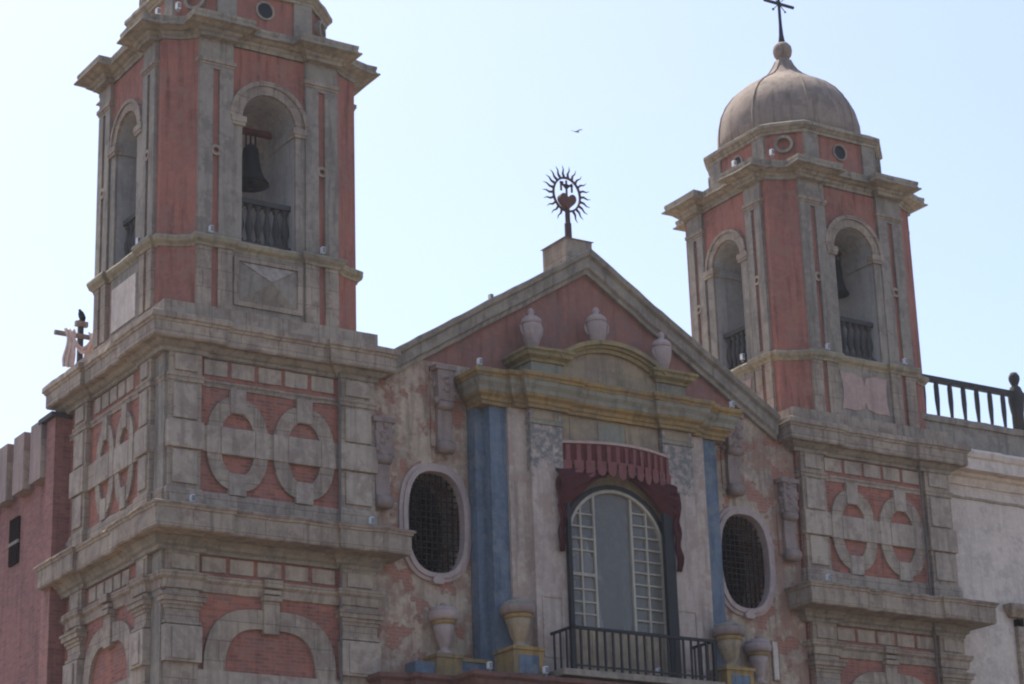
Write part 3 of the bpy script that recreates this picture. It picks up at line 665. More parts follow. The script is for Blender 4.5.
# corbel brackets: two each side, carved head over a tapering scrolled shaft
def bracket(x, zt):
    m = MB(FRONT(YW)).box(x - .30, x + .30, -.05, .05, zt - 2.05, zt).build('bracket', PINK, ch_)
    T = FRONT(YW)
    MB(lambda u, d, z: T(d, u, z)).prism([(.0, zt - 2.2), (.12, zt - 2.2), (.26, zt - 2.05), (.2, zt - 1.9), (.17, zt - 1.5), (.2, zt - 1.15), (.28, zt - .9), (.0, zt - .9)], x - .19, x + .19).build('scroll_shaft', CARVED, m)
    for dz, rr in ((-2.08, .16), (-1.02, .13)):   # scroll ends of the console
        MB().tube([(x - .2, YW - .20, zt + dz), (x + .2, YW - .20, zt + dz)], rr, 12).build('scroll', CARVED, m, smooth=True)
    h = MB()
    for j in range(60):
        a = random.uniform(-.26, .26); zz = random.uniform(zt - .95, zt - .05); dd = random.uniform(.12, .34) - abs(a) * .25
        r = random.uniform(.05, .09)
        h.lathe(x + a, YW - dd, [(r * .3, zz - r), (r * .85, zz - r * .5), (r, zz), (r * .8, zz + r * .55), (r * .3, zz + r)], 7)
    h.box(x - .22, x + .22, YW - .30, YW, zt - .92, zt - .1)
    h.box(x - .30, x + .30, YW - .34, YW, zt - .14, zt - .02)
    h.build('carved_head', CARVED, m)
for x, z in ((7.86, 19.72), (6.12, 18.15)):
    bracket(x, z); bracket(2 * CX - x, z)

# ---- portal, upper storey
def mir(a, b): return sorted((2 * CX - a, 2 * CX - b))
for q in (0, 1):
    f = (lambda a, b: (a, b)) if q == 0 else (lambda a, b: tuple(mir(a, b)))
    a, b = f(8.83, 9.42)
    bp = MB().box(a, b, -.06, YW - .01, 12.2, 18.8).build('blue_pilaster', BLUE, ch_)
    a, b = f(8.60, 9.0); MB().box(a, b, .25, YW - .02, 12.2, 18.8).build('backing_strip', BLUE, bp)
    a, b = f(9.3, 9.9); MB().box(a, b, -.15, .5, 12.2, 18.8).build('white_strip', WHITEP, ch_)
    a, b = f(9.82, 10.74)
    pp = MB().box(a, b, -.36, .5, 12.2, 18.72).build('painted_panel', PAINTED, ch_)
    MB().box(a - .03, b + .03, -.40, .3, 18.32, 18.42).build('panel_cap', SAGE, pp)
    MB().box(a + .08, b - .08, -.372, .3, 18.44, 18.66).build('cap_panel', TAN, pp)
    fm = MB(FRONT(0)); fm.ring(super_ellipse((a + b) / 2, 13.3, .3, .75, 60, 40), super_ellipse((a + b) / 2, 13.3, .26, .71, 60, 40), .33, .385)
    fm.build('sunk_panel', WHITEP, pp)
# centre wall with the arched opening
cw = MB().box(10.72, 13.82, -.20, .6, 12.2, 18.75).build('niche_wall', TAN)
cut(cw, [MB(FRONT(0)).prism(arch_line(CX, 1.46, 12.1, 15.46), -1, 1).build('cut', TAN)])
cw.data.transform(Matrix.Translation(-Vector(ch_['_loc']))); cw.parent = ch_
fz = MB().box(10.80, 13.74, -.24, 0, 18.0, 18.72).build('frieze_panel', TAN, ch_)
for j in range(3):
    MB().box(11.05 + j * .84, 11.05 + j * .84 + .76, -.262, 0, 18.08, 18.64).build('painted_field', SAGE if j % 2 else TAN, fz)
# entablature
half = [(8.46, .55), (8.62, .55), (8.62, -.12), (9.48, -.12), (9.48, -.24), (9.78, -.24), (9.78, -.42), (10.84, -.42), (10.84, -.30)]
path = half[1:] + [(2 * CX - x, y) for x, y in reversed(half[1:])]
MB().sweep(path, [(-.3, 18.70), (.05, 18.70), (.05, 18.78), (.09, 18.80), (.11, 18.88), (.20, 18.94), (.22, 19.0), (-.3, 19.0)], False).build('architrave', OCHRE, ch_)
MB().sweep(path, [(-.3, 18.995), (.23, 18.995), (.24, 19.1), (.32, 19.2), (.33, 19.31), (-.3, 19.31)], False).build('frieze', SAGE, ch_)
MB().sweep(path, [(-.3, 19.305), (.35, 19.305), (.37, 19.36), (.42, 19.40), (.43, 19.48), (.38, 19.51), (-.3, 19.55)], False).build('crown_moulding', OCHRE, ch_)
MB().box(8.8, 15.74, -.2, YW, 19.3, 19.56).build('entablature_top', SAGE, ch_)
# attic: two end blocks with cornice, arched pediment between them
for q in (0, 1):
    f = (lambda a, b: (a, b)) if q == 0 else (lambda a, b: tuple(mir(a, b)))
    a, b = f(9.92, 10.82)
    ab = MB().box(a, b, -.34, YW - .02, 19.5, 20.0).build('attic_block', SAGE, ch_)
    pth = [(a, .58), (a, -.34), (b, -.34), (b, .58)]
    MB().sweep(pth, [(-.2, 19.93), (.05, 19.93), (.07, 20.0), (.2, 20.06), (.21, 20.14), (.27, 20.18), (.27, 20.24), (-.2, 20.27)], False).build('block_cornice', OLIVE, ab)
    MB().box(a + .05, b - .05, -.3, .5, 20.2, 20.28).build('block_top', OLIVE, ab)
hw = 1.50
def arcp(r0, k=24):                        # flat segmental arch resting on the end blocks
    RR = (hw * hw + .52 ** 2) / (2 * .52); th = math.asin(hw / RR)
    return [(CX + (RR + r0) * math.sin(-th + 2 * th * j / k), 19.98 + .52 - RR + (RR + r0) * math.cos(-th + 2 * th * j / k)) for j in range(k + 1)]
tp = MB(FRONT(0)).prism(arcp(0), -.5, .30).build('arched_pediment', TAN, ch_)
MB(FRONT(0)).box(CX - hw, CX + hw, -.5, .295, 19.5, 19.99).build('pediment_base', TAN, tp)
for r0, r1, d in ((-.04, .06, .40), (.06, .13, .48), (.13, .24, .58)):
    MB(FRONT(0)).strip(arcp(r1), arcp(r0), -.5, d).build('arch_moulding', OLIVE if d != .52 else OCHRE, tp)

# lower entablature of the portal and the floor of the balcony
lh = [(5.98, .58), (5.98, .18), (6.75, .18), (6.75, -.05), (7.85, -.05), (7.85, -.85)]
lp = lh + [(2 * CX - x, y) for x, y in reversed(lh)]
MB().sweep(lp, [(-.6, 10.9), (.0, 10.9), (.03, 11.3), (.1, 11.36), (.14, 11.5), (.28, 11.62), (.30, 11.74), (.40, 11.80), (.40, 11.90), (-.6, 11.93)], False).build('lower_cornice', MOLD, ch_)
lb = MB(); lb.plan([(8.0, -.8), (2 * CX - 8.0, -.8), (2 * CX - 8.0, .55), (8.0, .55)], 0, 11.95); lb.build('lower_portal', WHITEP, ch_)
MB().plan([(6.1, .25), (2 * CX - 6.1, .25), (2 * CX - 6.1, .6), (6.1, .6)], 0, 11.90).build('lower_wall', WHITEP, ch_)
MB().box(9.9, 14.6, -1.30, -.3, 11.97, 12.12).build('balcony_floor', STONE_GREY, ch_)
# blue and ochre pedestals carrying the lower urns
for q in (0, 1):
    f = (lambda a, b: (a, b)) if q == 0 else (lambda a, b: tuple(mir(a, b)))
    a, b = f(8.76, 9.58)
    pb = MB().box(a, b, -.93, -.1, 11.9, 12.54).build('urn_pedestal', OCHRE, ch_)
    MB().box(a + .13, b - .13, -.945, -.7, 11.98, 12.42).build('blue_panel', BLUE, pb)
    MB().box(a - .04, b + .04, -.97, -.1, 12.54, 12.62).build('pedestal_cap', OCHRE, pb)
    a, b = f(7.28, 7.95)
    pb = MB().box(a, b, .05, .6, 11.9, 12.42).build('urn_pedestal', OCHRE, ch_)
    MB().box(a - .03, b + .03, .02, .6, 12.42, 12.5).build('pedestal_cap', OCHRE, pb)
    a, b = f(7.4, 9.2)
    sw = MB().box(a, b, .09, .6, 11.9, 12.36).build('blue_base', BLUE, ch_)
    MB().box(a, b, .06, .6, 12.36, 12.45).build('base_cap', OCHRE, sw)
    a, b = f(6.75, 7.28)
    MB().box(a, b, .15, .6, 11.9, 12.3).build('blue_base', BLUE, ch_)

# ================================================================ BALCONY WINDOW
gw = thing('arched_window', (CX, -.25, 12.15), 'tall arched glazed balcony window with cream bars under the maroon canopy', 'window')
MB(FRONT(0)).strip(arch_line(CX, 1.58, 12.15, 15.46), arch_line(CX, 1.46, 12.15, 15.46), .02, .32).build('outer_frame', IRON, gw)
fr = MB(FRONT(0)).strip(arch_line(CX, 1.462, 12.15, 15.46), arch_line(CX, 1.38, 12.15, 15.46), .1, .30).build('window_frame', FRAMEW, gw)
pn = MB(FRONT(0)).prism(arch_line(CX, 1.40, 13.38, 15.46), .19, .205).build('pane', GLASS, gw)
lpn = MB(FRONT(0)).box(CX - 1.39, CX + 1.39, .12, .22, 12.15, 13.40)
for j in range(5): lpn.box(CX - 1.34 + j * .54, CX - 1.34 + j * .54 + .46, .21, .24, 12.3, 13.3)
lpn.build('lower_panel', TAN, gw)
def top_at(u): return 15.46 + math.sqrt(max(0, 1.4 ** 2 - (u - CX) ** 2))
bars = MB(FRONT(0))
for u, t in ((-1.02, .022), (-.62, .03), (.50, .03), (.95, .022)):
    bars.box(CX + u - t, CX + u + t, .18, .265, 13.38, top_at(CX + u) - .01)
for s in (-1, 1):
    for z in ((13.72, 14.02, 14.33, 14.70, 15.30, 15.60, 15.90, 16.22) if s < 0 else (13.70, 14.0, 14.3, 14.6, 14.9, 15.2, 15.5, 15.8, 16.1, 16.4)):
        if s > 0: u0, u1 = CX + .50, CX + 1.38
        else: u0, u1 = CX - 1.38, CX - .62
        lim = math.sqrt(max(0, 1.4 ** 2 - max(0, z - 15.46) ** 2))
        u0 = max(u0, CX - lim); u1 = min(u1, CX + lim)
        hz_ = .04 if abs(z - 14.70) < .01 else .018
        if u1 > u0: bars.box(u0, u1, .185, .255, z - hz_, z + hz_)
bars.build('glazing_bar', FRAMEW, fr)

# statue standing in the niche behind the glass
st = thing('statue', (CX - .55, .45, 12.3), 'pale robed statue dimly seen behind the arched window glass', 'statue')
m = MB(); sx_, sy_ = CX - .50, .50
prof = [(.62, 12.2), (.62, 12.9), (.60, 12.95), (.55, 13.0), (.50, 13.5), (.44, 14.1), (.36, 14.6), (.33, 14.9), (.36, 15.15), (.33, 15.3), (.17, 15.42), (.12, 15.5)]
n = 32; rs = []
for r, z in prof:
    rs.append(m.pts([(sx_ + r * (1 + .07 * math.sin(9 * a + z * 2) * (1 if z > 12.95 and z < 15.2 else 0)) * math.cos(a), sy_ + .72 * r * (1 + .07 * math.sin(9 * a + z * 2) * (1 if z > 12.95 else 0)) * math.sin(a), z) for a in [2 * PI * i / n for i in range(n)]]))
for a, b in zip(rs, rs[1:]): m.f += [(a + i, a + (i + 1) % n, b + (i + 1) % n, b + i) for i in range(n)]
m.f += [tuple(rs[0] + i for i in range(n)), tuple(rs[-1] + i for i in range(n))]
for s in (-1, 1): m.tube([(sx_ + s * .30, sy_ - .02, 15.2), (sx_ + s * .40, sy_ - .12, 14.75), (sx_ + s * .10, sy_ - .34, 14.8)], [.11, .10, .07], 10)
m.build('robe', STATUE, st, smooth=True)
MB().lathe(sx_, sy_ - .03, [(.06, 15.44), (.085, 15.52), (.12, 15.6), (.135, 15.7), (.13, 15.8), (.08, 15.88), (.02, 15.9)], 16).build('head', SKIN, st, smooth=True)
v = MB().lathe(sx_, sy_ + .06, [(.46, 13.6), (.42, 14.6), (.36, 15.2), (.24, 15.55), (.20, 15.75), (.14, 15.9), (.03, 15.95)], 20, .6); v.build('veil', CLOTHW, st, smooth=True)

# ================================================================ CANOPY, CURTAINS
cn = thing('canopy', (CX, -.3, 17.9), 'bowed maroon canopy with scalloped pink-striped valance over the balcony window', 'canopy')
x0, x1 = 10.70, 14.06
def bow(t, off=0): return (x0 + (x1 - x0) * t, -.30 - off - .42 * math.sin(PI * t))
m = MB(); K = 24
top = [bow(j / K, .04) for j in range(K + 1)]
m.plan([(x0 - .04, -.1)] + top + [(x1 + .04, -.1)], 17.93, 18.0); m.build('canopy_top', ROSE, cn)
vb = MB(); N_ = 88
rows = []
for zz in (17.93, 17.6, 17.35):
    rows.append(vb.pts([(*((lambda p: (p[0], p[1] + (.03 * math.sin(j * 1.3 + 2 * math.sin(j * .21)) + .015 * math.sin(j * .47)) * (17.97 - zz) * 1.6))(bow(j / N_, .0))), zz + (.02 * math.sin(j * .33) + .012 * math.sin(j * .9 + 1) if zz < 17.9 else 0)) for j in range(N_ + 1)]))
for a, b in zip(rows, rows[1:]): vb.f += [(a + j, a + j + 1, b + j + 1, b + j) for j in range(N_)]
sd_ = vb.pts([(x0, -.30, 17.93), (x0, -.05, 17.93), (x0, -.05, 17.35), (x0, -.30, 17.35), (x1, -.30, 17.93), (x1, -.05, 17.93), (x1, -.05, 17.35), (x1, -.30, 17.35)])
vb.f += [(sd_, sd_ + 1, sd_ + 2, sd_ + 3), (sd_ + 4, sd_ + 5, sd_ + 6, sd_ + 7)]
vb = vb.build('valance', CLOTHRED, cn)
sm = vb.modifiers.new('thickness', 'SOLIDIFY'); sm.thickness = .03
for j in range(12):                        # hanging scallops
    t0, t1 = (j + .1) / 12, (j + .9) / 12; pm = MB(); pts = []
    k = 8
    for i in range(k + 1):
        t = t0 + (t1 - t0) * i / k; p = bow(t, .035); zz = 17.22 + .03 * math.sin(j * 2.3) - (.12 + .025 * math.sin(j * 4.1)) * math.sin(PI * i / k) ** .6
        pts.append((p[0], p[1], zz))
    tp_ = [(*bow(t0 + (t1 - t0) * i / k, .035), 17.5) for i in range(k + 1)]
    bp_ = [(x, y + .03, z) for x, y, z in pts]; tb_ = [(x, y + .03, z) for x, y, z in tp_]
    qs = [pm.pts(l) for l in (tp_, pts, bp_, tb_)]
    for a, b in ((0, 1), (1, 2), (2, 3), (3, 0)): pm.f += [(qs[a] + i, qs[a] + i + 1, qs[b] + i + 1, qs[b] + i) for i in range(k)]
    pm.f += [tuple(q for q in (qs[0], qs[1], qs[2], qs[3])), tuple(q + k for q in (qs[0], qs[1], qs[2], qs[3]))]
    pm.build('scallop', CLOTHPINK, cn)
for j in range(13):                        # pale stripes sewn on the valance
    t = (j + .5) / 13.4; p = bow(t, .03); q_ = bow(t + .03, .03)
    s_ = MB(); a = s_.pts([(p[0], p[1], 17.9), (q_[0], q_[1], 17.9), (q_[0], q_[1], 17.45), (p[0], p[1], 17.45), (p[0], p[1] + .02, 17.9), (q_[0], q_[1] + .02, 17.9), (q_[0], q_[1] + .02, 17.45), (p[0], p[1] + .02, 17.45)])
    s_.f += [(a, a + 1, a + 2, a + 3), (a + 4, a + 5, a + 6, a + 7), (a, a + 4, a + 7, a + 3), (a + 1, a + 5, a + 6, a + 2), (a, a + 1, a + 5, a + 4), (a + 3, a + 2, a + 6, a + 7)]
    s_.build('stripe', CLOTHPINK, cn)
MB().box(10.70, 10.80, -.52, -.40, 12.12, 16.9).build('post', IRON, cn)
MB().box(13.60, 13.90, -.50, -.38, 12.12, 16.9).build('post', IRON, cn)
for s, lab in ((-1, 'gathered maroon curtain swag hanging left of the arched window'), (1, 'gathered maroon curtain swag with fringed edge hanging right of the arched window')):
    cu = thing('curtain', (CX + s * 1.6, -.4, 15.0), lab, 'curtain', 'curtains under the canopy')
    m = MB(); rows = []; KK = 40
    for i in range(15):                    # swag: gathered cloth sagging from the middle to the side
        f = i / 14
        xx = CX + s * (.35 + 1.42 * f); zt = 17.34 - .1 * f; zb_ = 17.15 - .95 * math.sin(PI / 2 * f) ** 2.0 + .0
        rows.append(m.pts([(xx, -.46 - .14 * math.sin(PI * g_ / 10) - .05 * math.sin(g_ * 2.1 + f * 5) - .02 * math.sin(g_ * 4.3 - f * 9), zt + (zb_ - zt) * g_ / 10) for g_ in range(11)]))
    for a, b in zip(rows, rows[1:]): m.f += [(a + j, b + j, b + j + 1, a + j + 1) for j in range(10)]
    o = m.build('swag', CURT, cu, smooth=True); o.modifiers.new('thickness', 'SOLIDIFY').thickness = .04
    m = MB(); rows = []
    zend = 15.15 if s < 0 else 15.0
    for i in range(20):
        f = i / 19; z = 17.0 + (zend - 17.0) * f; wv = (.115 if s > 0 else .10) * (1 - .55 * f) * (1 + .25 * math.sin(f * 17))
        xc = CX + s * (1.66 + .03 * math.sin(f * 9)) + (-.04 if s < 0 else .06)
        rows.append(m.pts([(xc + wv * (g_ / 8 - .5) * 2, -.50 - .05 * math.sin(g_ * 1.7 + f * 3) + .03 * math.sin(f * 20), z) for g_ in range(9)]))
    for a, b in zip(rows, rows[1:]): m.f += [(a + j, b + j, b + j + 1, a + j + 1) for j in range(8)]
    o = m.build('drape', CURT, cu, smooth=True); o.modifiers.new('thickness', 'SOLIDIFY').thickness = .05

# ================================================================ BALCONY RAILING
br = thing('balcony_railing', (CX, -1.27, 12.12), 'black iron balcony railing with square bars below the arched window', 'railing')
ra, rb, ry = 10.2, 14.34, -1.26
MB().box(ra - .04, rb + .04, ry - .04, ry + .04, 13.08, 13.15).build('top_rail', IRON, br)
MB().box(ra, rb, ry - .02, ry + .02, 12.20, 12.24).build('bottom_rail', IRON, br)
for x in (ra, rb):
    MB().box(x - .03, x + .03, ry + .04, -.25, 13.085, 13.145).build('side_rail', IRON, br)
    MB().box(x - .04, x + .04, ry - .04, ry + .04, 12.12, 13.3 if x == ra else 13.08).build('corner_post', IRON, br)
    for j in range(3): MB().box(x - .018, x + .018, ry + .24 + j * .26, ry + .276 + j * .26, 12.12, 13.1).build('bar', IRON, br)
nb = 18
for j in range(1, nb):
    x = ra + (rb - ra) * j / nb
    MB().box(x - .022, x + .022, ry - .022, ry + .022, 12.12, 13.1).build('bar', IRON, br)

# ================================================================ URNS
def urn(x, y, z, label, kind, q=1.0):
    u = thing('stone_urn' if kind else 'planter_urn', (x, y, z), label, 'urn', 'lidded urns on the pediment' if kind else 'vases at the foot of the portal')
    u.rotation_euler = (random.uniform(-.02, .02), random.uniform(-.02, .02), random.uniform(-.5, .5))
    if kind:
        MB().lathe(x, y, [(.17, z), (.17, z + .06), (.10, z + .12), (.11, z + .18), (.18, z + .3), (.235, z + .5), (.26, z + .68), (.262, z + .78), (.24, z + .84)], 24).build('body', URN, u, smooth=True)
        MB().lathe(x, y, [(.265, z + .82), (.27, z + .87), (.24, z + .95), (.16, z + 1.02), (.08, z + 1.05), (.07, z + 1.09), (.095, z + 1.14), (.08, z + 1.20), (.03, z + 1.25)], 24).build('lid', URN, u, smooth=True)
        for s in (-1, 1): MB().tube([(x + s * .25, y, z + .85), (x + s * .32, y, z + .75), (x + s * .30, y, z + .6), (x + s * .23, y, z + .48)], .03, 8).build('handle', URN, u, smooth=True)
    else:
        def vase(pr): return MB().lathe(x, y, [(a * q, z + b) for a, b in pr], 24)
        near = abs(x - CX) < 4
        vase([(.24, 0), (.24, .08), (.12, .14), (.14, .2), (.2, .3), (.26, .55), (.31, .74)]).build('body', TAN if near else URN, u, smooth=True)
        vase([(.32, .72), (.34, .76), (.34, .8), (.31, .83)]).build('painted_band', OCHRE, u, smooth=True)
        vase([(.35, .82), (.41, .86), (.43, .98), (.40, 1.04), (.3, 1.06)]).build('rim', CARVED if near else URN, u, smooth=True)
        vase([(.37, 1.03), (.36, 1.10), (.25, 1.16), (.1, 1.18)]).build('lid', SAGE if near else URN, u, smooth=True)
        vase([(.09, 1.15), (.10, 1.18), (.08, 1.24), (.03, 1.26)]).build('knob', CARVED, u, smooth=True)
urn(10.28, .12, 20.26, 'pinkish lidded urn on the left block of the yellow pediment', 1)
urn(CX, .12, 20.62, 'pinkish lidded urn on the crown of the arched yellow pediment', 1)
urn(2 * CX - 10.28, .12, 20.26, 'pinkish lidded urn on the right block, close under the sloping gable', 1)
urn(9.17, -.55, 12.62, 'dark-rimmed vase on a blue pedestal left of the balcony', 0)
urn(2 * CX - 9.17, -.55, 12.62, 'dark-rimmed vase on a blue pedestal right of the balcony', 0)
urn(7.62, .28, 12.5, 'pale vase below the left oval window', 0, .84)
urn(2 * CX - 7.62, .28, 12.5, 'pale vase below the right oval window', 0, .84)

# ================================================================ SUNBURST EMBLEM ON THE GABLE
em = thing('sunburst_emblem', (CX, 1.3, 24.3), 'iron sunburst with heart and M monogram on the gable peak', 'emblem')
EX = CX + .05; ez = 25.43
MB(FRONT(1.3)).ring(super_ellipse(EX, ez, .445, .50, 2, 40), super_ellipse(EX, ez, .395, .45, 2, 40), -.025, .025).build('ring', RUST, em)
for j in range(22):
    a = PI / 2 + 2 * PI * (j + .5) / 22
    if abs((a % (2 * PI)) - 1.5 * PI) < .2: continue
    dx, dz = math.cos(a), math.sin(a); nx, nz = -dz, dx
    p = [(EX + dx * .42, ez + dz * .475), (EX + dx * .55 + nx * .022, ez + dz * .61 + nz * .022), (EX + dx * .66 - nx * .02, ez + dz * .72 - nz * .02), (EX + dx * .77, ez + dz * .83)]
    MB().tube([(x, 1.3, z) for x, z in p], [.04, .03, .018, .005], 6).build('ray', RUST, em)
hp = []
for j in range(40):
    t = 2 * PI * j / 40
    hp.append((EX + .0155 * 16 * abs(math.sin(t)) ** 2.4 * math.copysign(1, math.sin(t)), 25.24 + .0155 * (13 * math.cos(t) - 5 * math.cos(2 * t) - 2 * math.cos(3 * t) - math.cos(4 * t))))
MB(FRONT(1.3)).prism(hp, -.09, .09).build('heart', mat('heart_red', (.16, .075, .058), rough=.7), em)
mo = MB(FRONT(1.3))
def stroke(m, a, b, t=.022):
    d = Vector((b[0] - a[0], b[1] - a[1])).normalized(); nn = Vector((-d.y, d.x)) * t
    m.prism([(a[0] + nn.x, a[1] + nn.y), (b[0] + nn.x, b[1] + nn.y), (b[0] - nn.x, b[1] - nn.y), (a[0] - nn.x, a[1] - nn.y)], -.02, .02)
zt = ez + .37
for a, b in (((-.17, -.28), (-.17, -.04)), ((-.17, -.04), (0, -.20)), ((0, -.20), (.17, -.04)), ((.17, -.04), (.17, -.28)), ((0, .03), (0, -.50)), ((-.07, -.10), (.20, -.10)), ((-.20, -.04), (-.10, -.04))):
    stroke(mo, (EX + a[0], zt + a[1]), (EX + b[0], zt + b[1]))
mo.build('monogram', RUST, em)
MB().tube([(EX, 1.3, 24.15), (EX, 1.3, 24.60), (EX, 1.3, 24.62), (EX, 1.3, 25.0)], [.10, .095, .07, .07], 10).build('post', RUST, em)

# ================================================================ RIGHT WING, ROOF RAILING
wg = thing('side_wing', (29, 3, 0), 'cream plastered wing with stone cornice right of the domed tower', 'building')
MB().box(24.0, 40, 1.0, 12, 0, 19.2).build('wall', WINGW, wg)
MB().sweep([(23.9, 1.0), (40, 1.0)], [(-.3, 18.55), (.04, 18.55), (.04, 18.62), (-.3, 18.64)], False).build('string_course', STONE, wg)
MB().sweep([(23.9, 1.0), (40, 1.0)], [(-.5, 18.95), (.05, 18.95), (.12, 19.15), (.22, 19.2), (.24, 19.28), (.5, 19.3), (.5, 19.62), (.55, 19.66), (.6, 19.8), (.56, 19.88), (-.5, 19.9)], False).build('cornice', WINGW, wg)
MB().box(24.0, 40, .98, 1.6, 19.85, 20.9).build('parapet', STONE_GREY, wg)
MB().sweep([(23.9, 1.0), (40, 1.0)], [(-.3, 20.70), (.08, 20.72), (.1, 20.9), (-.3, 20.93)], False).build('parapet_cap', STONE_GREY, wg)
# pedimented window whose left edge enters the picture
wf = MB().box(26.75, 27.0, .86, 1.2, 11.5, 15.2); wf.box(26.75, 28.6, .86, 1.2, 15.0, 15.2); wf.box(28.35, 28.6, .86, 1.2, 11.5, 15.2)
wf = wf.build('window_surround', STONE, wg)
MB().sweep([(26.6, 1.02), (26.6, .86), (28.75, .86), (28.75, 1.02)], [(-.05, 15.25), (.05, 15.25), (.2, 15.45), (.22, 15.6), (-.05, 15.65)], False).build('hood', STONE, wf)
MB().box(26.98, 28.37, .97, 1.1, 11.5, 15.02).build('shutter', BALUS, wf)
rl = thing('roof_railing', (26, 1.25, 20.93), 'dark roof-top railing with thin balusters and knobbed post right of the domed tower', 'railing')
MB().box(23.85, 36, 1.17, 1.31, 22.02, 22.19).build('handrail', BALUS, rl)
for j in range(20):
    x = 24.35 + j * .52
    if abs(x - 28.0) < .2: continue
    MB().lathe(x, 1.24, [(.06, 20.92), (.06, 20.98), (.045, 21.02), (.055, 21.2), (.075, 21.5), (.075, 21.9), (.06, 22.03)], 8).build('baluster', BALUS, rl)
for x in (28.02, 33.5):
    MB().lathe(x, 1.24, [(.18, 20.92), (.18, 21.5), (.2, 21.6), (.24, 21.9), (.24, 22.1), (.2, 22.2), (.16, 22.32), (.09, 22.38), (.12, 22.44), (.165, 22.56), (.165, 22.66), (.1, 22.78), (.03, 22.8)], 14).build('post', BALUS, rl, smooth=True)

# ================================================================ LEFT BRICK SIDE WALL
bw = thing('brick_side_wall', (.6, 15, 0), 'tall purple-red brick side wall with projecting buttress caps left of the left tower', 'wall')
MB().box(.32, 3.2, 6.15, 42, 0, 18.75).build('wall', SIDE, bw)
MB().box(.12, 1.0, 6.05, 6.6, 0, 18.9).build('corner_pier', SIDE, bw)
MB().box(.0, 1.2, 6.0, 6.9, 18.9, 19.02).build('pier_cap', BALUS, bw)
for j in range(14):
    y = 6.72 + j * 1.16
    c = MB().box(.02, .5, y, y + .70, 17.5, 18.86); c.box(.02, .5, y + .0, y + .70, 18.86, 19.0)
    c = c.build('buttress_cap', CAPS, bw)
    MB().box(.03, .22, y - .02, y + .02, 17.52, 18.5).build('pale_end', STONE_BLOCK, c)
sl = MB().box(.26, .5, 8.70, 9.32, 15.85, 17.05).build('slit_window', LATT, bw)
MB().box(.25, .3, 8.68, 9.34, 16.36, 16.44).build('slit_bar', STONE_GREY, sl)

# ================================================================ CROSS WITH CLOTH, BIRDS
cx_, cy_, cz_ = .70, 6.05, 19.8
wc = thing('wooden_cross', (cx_, cy_, cz_), 'weathered wooden cross with small top plaque standing behind the left tower cornice', 'cross')
MB().box(cx_ - .06, cx_ + .06, cy_ - .06, cy_ + .06, 19.7, 21.5).build('upright', BALUS, wc)
MB().tube([(cx_ - .70, cy_ - .06, 21.06), (cx_ + .70, cy_ - .06, 21.06)], .07, 8).build('crossbar', STONE_GREY, wc)
MB().box(cx_ - .16, cx_ + .16, cy_ - .10, cy_ + .02, 21.32, 21.45).build('plaque', STONE_GREY, wc)
cl = thing('draped_cloth', (cx_, cy_, 21.0), 'white cloth draped over the arms of the wooden cross', 'cloth')
for s in (-1, 1):
    m = MB(); rows = []
    for i in range(12):
        f = i / 11; z = 21.16 - 1.0 * f + (.2 * f if s > 0 else 0)
        rows.append(m.pts([(cx_ + (.26 if s > 0 else -.36) + (g_ / 8 - .5) * (.26 - .06 * math.sin(f * 6)) + .03 * math.sin(f * 5), cy_ - .16 - .035 * math.sin(g_ * 2.0 + f * 2), z) for g_ in range(9)]))
    for a, b in zip(rows, rows[1:]): m.f += [(a + j, b + j, b + j + 1, a + j + 1) for j in range(8)]
    o = m.build('hanging_end', CLOTHW, cl, smooth=True); o.modifiers.new('thickness', 'SOLIDIFY').thickness = .05
m = MB(); rows = []
for i in range(17):
    f = i / 16; x = cx_ - .34 + .60 * f; zc = 21.05 - .42 * math.sin(PI * f)
    rows.append(m.pts([(x, cy_ - .2 - .04 * math.cos(g_ * 1.3), zc + .10 - .2 * g_ / 5) for g_ in range(6)]))
for a, b in zip(rows, rows[1:]): m.f += [(a + j, b + j, b + j + 1, a + j + 1) for j in range(5)]
o = m.build('swag', CLOTHW, cl, smooth=True); o.modifiers.new('thickness', 'SOLIDIFY').thickness = .04

# vulture perched on the cross: one continuous body
def bird_skin(name, pts, edges, radii, m, label, cat):
    me = bpy.data.meshes.new(name); me.from_pydata(pts, edges, [])
    o = bpy.data.objects.new(name, me); COL.objects.link(o)
    o.modifiers.new('skin', 'SKIN'); me = o.data
    for i, r in enumerate(radii): me.skin_vertices[0].data[i].radius = (r if isinstance(r, tuple) else (r, r))
    me.skin_vertices[0].data[0].use_root = True
    s = o.modifiers.new('sub', 'SUBSURF'); s.levels = 2; s.render_levels = 2
    me.materials.append(m); return tag(o, label, cat)
bx, bz, q = cx_ + .02, 21.49, .50
bird_skin('perched_bird', [(bx + q * x, cy_ + q * y, bz + q * z) for x, y, z in ((0, 0, .28), (-.06, 0, .42), (-.10, 0, .50), (-.13, 0, .57), (-.20, -.01, .54), (.09, 0, .14), (.16, 0, -.02), (-.02, -.05, .10), (-.02, .05, .10), (-.03, -.05, 0), (-.03, .05, 0))],
          [(0, 1), (1, 2), (2, 3), (3, 4), (0, 5), (5, 6), (0, 7), (0, 8), (7, 9), (8, 10)],
          [(.105, .10), .085, .04, .045, .012, (.085, .07), (.04, .02), .025, .025, .01, .01], FEATHER, 'black vulture perched on top of the wooden cross', 'bird')
fx, fy, fz = 18.81, 10.0, 32.09
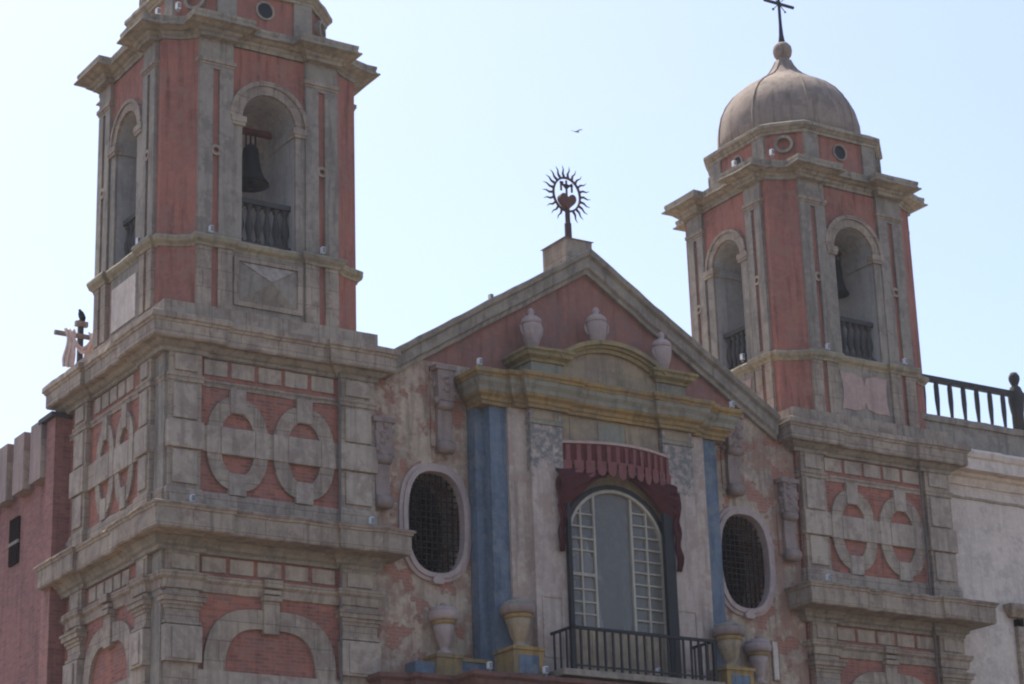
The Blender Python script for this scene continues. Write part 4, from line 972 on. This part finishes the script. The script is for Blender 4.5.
bird_skin('flying_bird', [(fx, fy, fz - .03), (fx + .08, fy, fz - .02), (fx - .10, fy, fz - .03), (fx - .02, fy + .08, fz + .0), (fx - .16, fy + .12, fz + .04), (fx + .02, fy - .08, fz + .01), (fx + .16, fy - .08, fz + .05)],
          [(0, 1), (0, 2), (0, 3), (3, 4), (0, 5), (5, 6)], [.03, .018, .012, (.03, .01), (.012, .006), (.03, .01), (.012, .006)], SILV, 'tiny distant bird gliding in the pale sky above the emblem', 'bird')

# ================================================================ SPOTLIGHTS, DRAINPIPES, PLAQUE
def lamp(x, y, z, where, ry=0):
    l = thing('spotlight', (x, y, z), 'small white spotlight ' + where, 'spotlight', 'small spotlights on the ledges')
    MB().box(x - .055, x + .055, y - .05, y + .07, z + .07, z + .24).build('housing', WHITE, l, bevel=.015)
    MB().box(x - .042, x + .042, y - .058, y - .045, z + .09, z + .22).build('lens', SILV, l)
    MB().box(x - .03, x + .03, y - .02, y + .04, z, z + .08).build('bracket', SILV, l)
lamp(1.60, .42, 21.98, 'on the mid ledge of the left tower, left front pilaster')
lamp(4.55, .42, 21.98, 'on the mid ledge of the left tower, right front pilaster')
lamp(.42, 1.9, 21.98, 'on the mid ledge of the left tower, side face')
lamp(1.15, .28, 15.38, 'on the middle cornice of the left tower, left end')
lamp(5.72, .28, 15.38, 'on the middle cornice of the left tower, right end')
lamp(.75, .6, 27.66, 'on the top cornice of the left tower, left corner')
lamp(.45, 1.1, 27.66, 'on the top cornice of the left tower, around the corner')
lamp(18.2 + .43, 2.2, 21.98, 'on the mid ledge of the right tower, left face')
lamp(20.2, .42, 21.98, 'on the mid ledge of the right tower beside the front balustrade')
lamp(23.0, .42, 21.98, 'on the mid ledge of the right tower, far right pilaster')
lamp(19.45, .28, 15.38, 'on the middle cornice of the right tower')
lamp(19.0, .75, 27.67, 'on the top cornice of the right tower under the drum roundel')
lamp(18.55, 1.9, 27.67, 'on the top cornice of the right tower, left face')
lamp(8.42, -.35, 19.52, 'on the left end of the yellow portal cornice')
lamp(2 * CX - 8.42, -.35, 19.52, 'on the right end of the yellow portal cornice')
lamp(8.05, -1.0, 11.92, 'on the lower cornice below the left blue pilaster')
lamp(9.55, -1.05, 11.92, 'on the lower cornice beside the left blue pedestal')
lamp(12.75, -1.12, 12.12, 'on the balcony floor behind the railing bars')
lamp(9.25, .36, 21.56, 'on the left slope of the gable')

def pipe(x, label, z0, z1):
    p = thing('drainpipe', (x, .4, 0), label, 'drainpipe', 'drainpipes down the towers')
    MB().tube([(x, .37, 0), (x, .37, 14.62)], .03, 8).build('lower_run', DARKPIPE, p)
    MB().tube([(x, .37, 15.2), (x, .37, 19.1)], .03, 8).build('upper_run', DARKPIPE, p)
pipe(4.93, 'dark drainpipe beside the right front pilaster of the left tower', 0, 20)
pipe(23.12, 'dark drainpipe beside the right front pilaster of the right tower', 0, 20)
pl = thing('wall_plaque', (17.75, .55, 12.6), 'narrow upright white plaque on the wall beside the right pale vase', 'plaque')
MB(FRONT(YW)).box(17.66, 17.84, 0, .05, 12.75, 13.75).build('board', WINGW, pl)
MB(FRONT(YW)).ring(super_ellipse(17.75, 13.25, .11, .52, 60, 40), super_ellipse(17.75, 13.25, .08, .49, 60, 40), 0, .06).build('border', STONE, pl)
for o in bpy.data.objects:
    if '_loc' in o: del o['_loc']
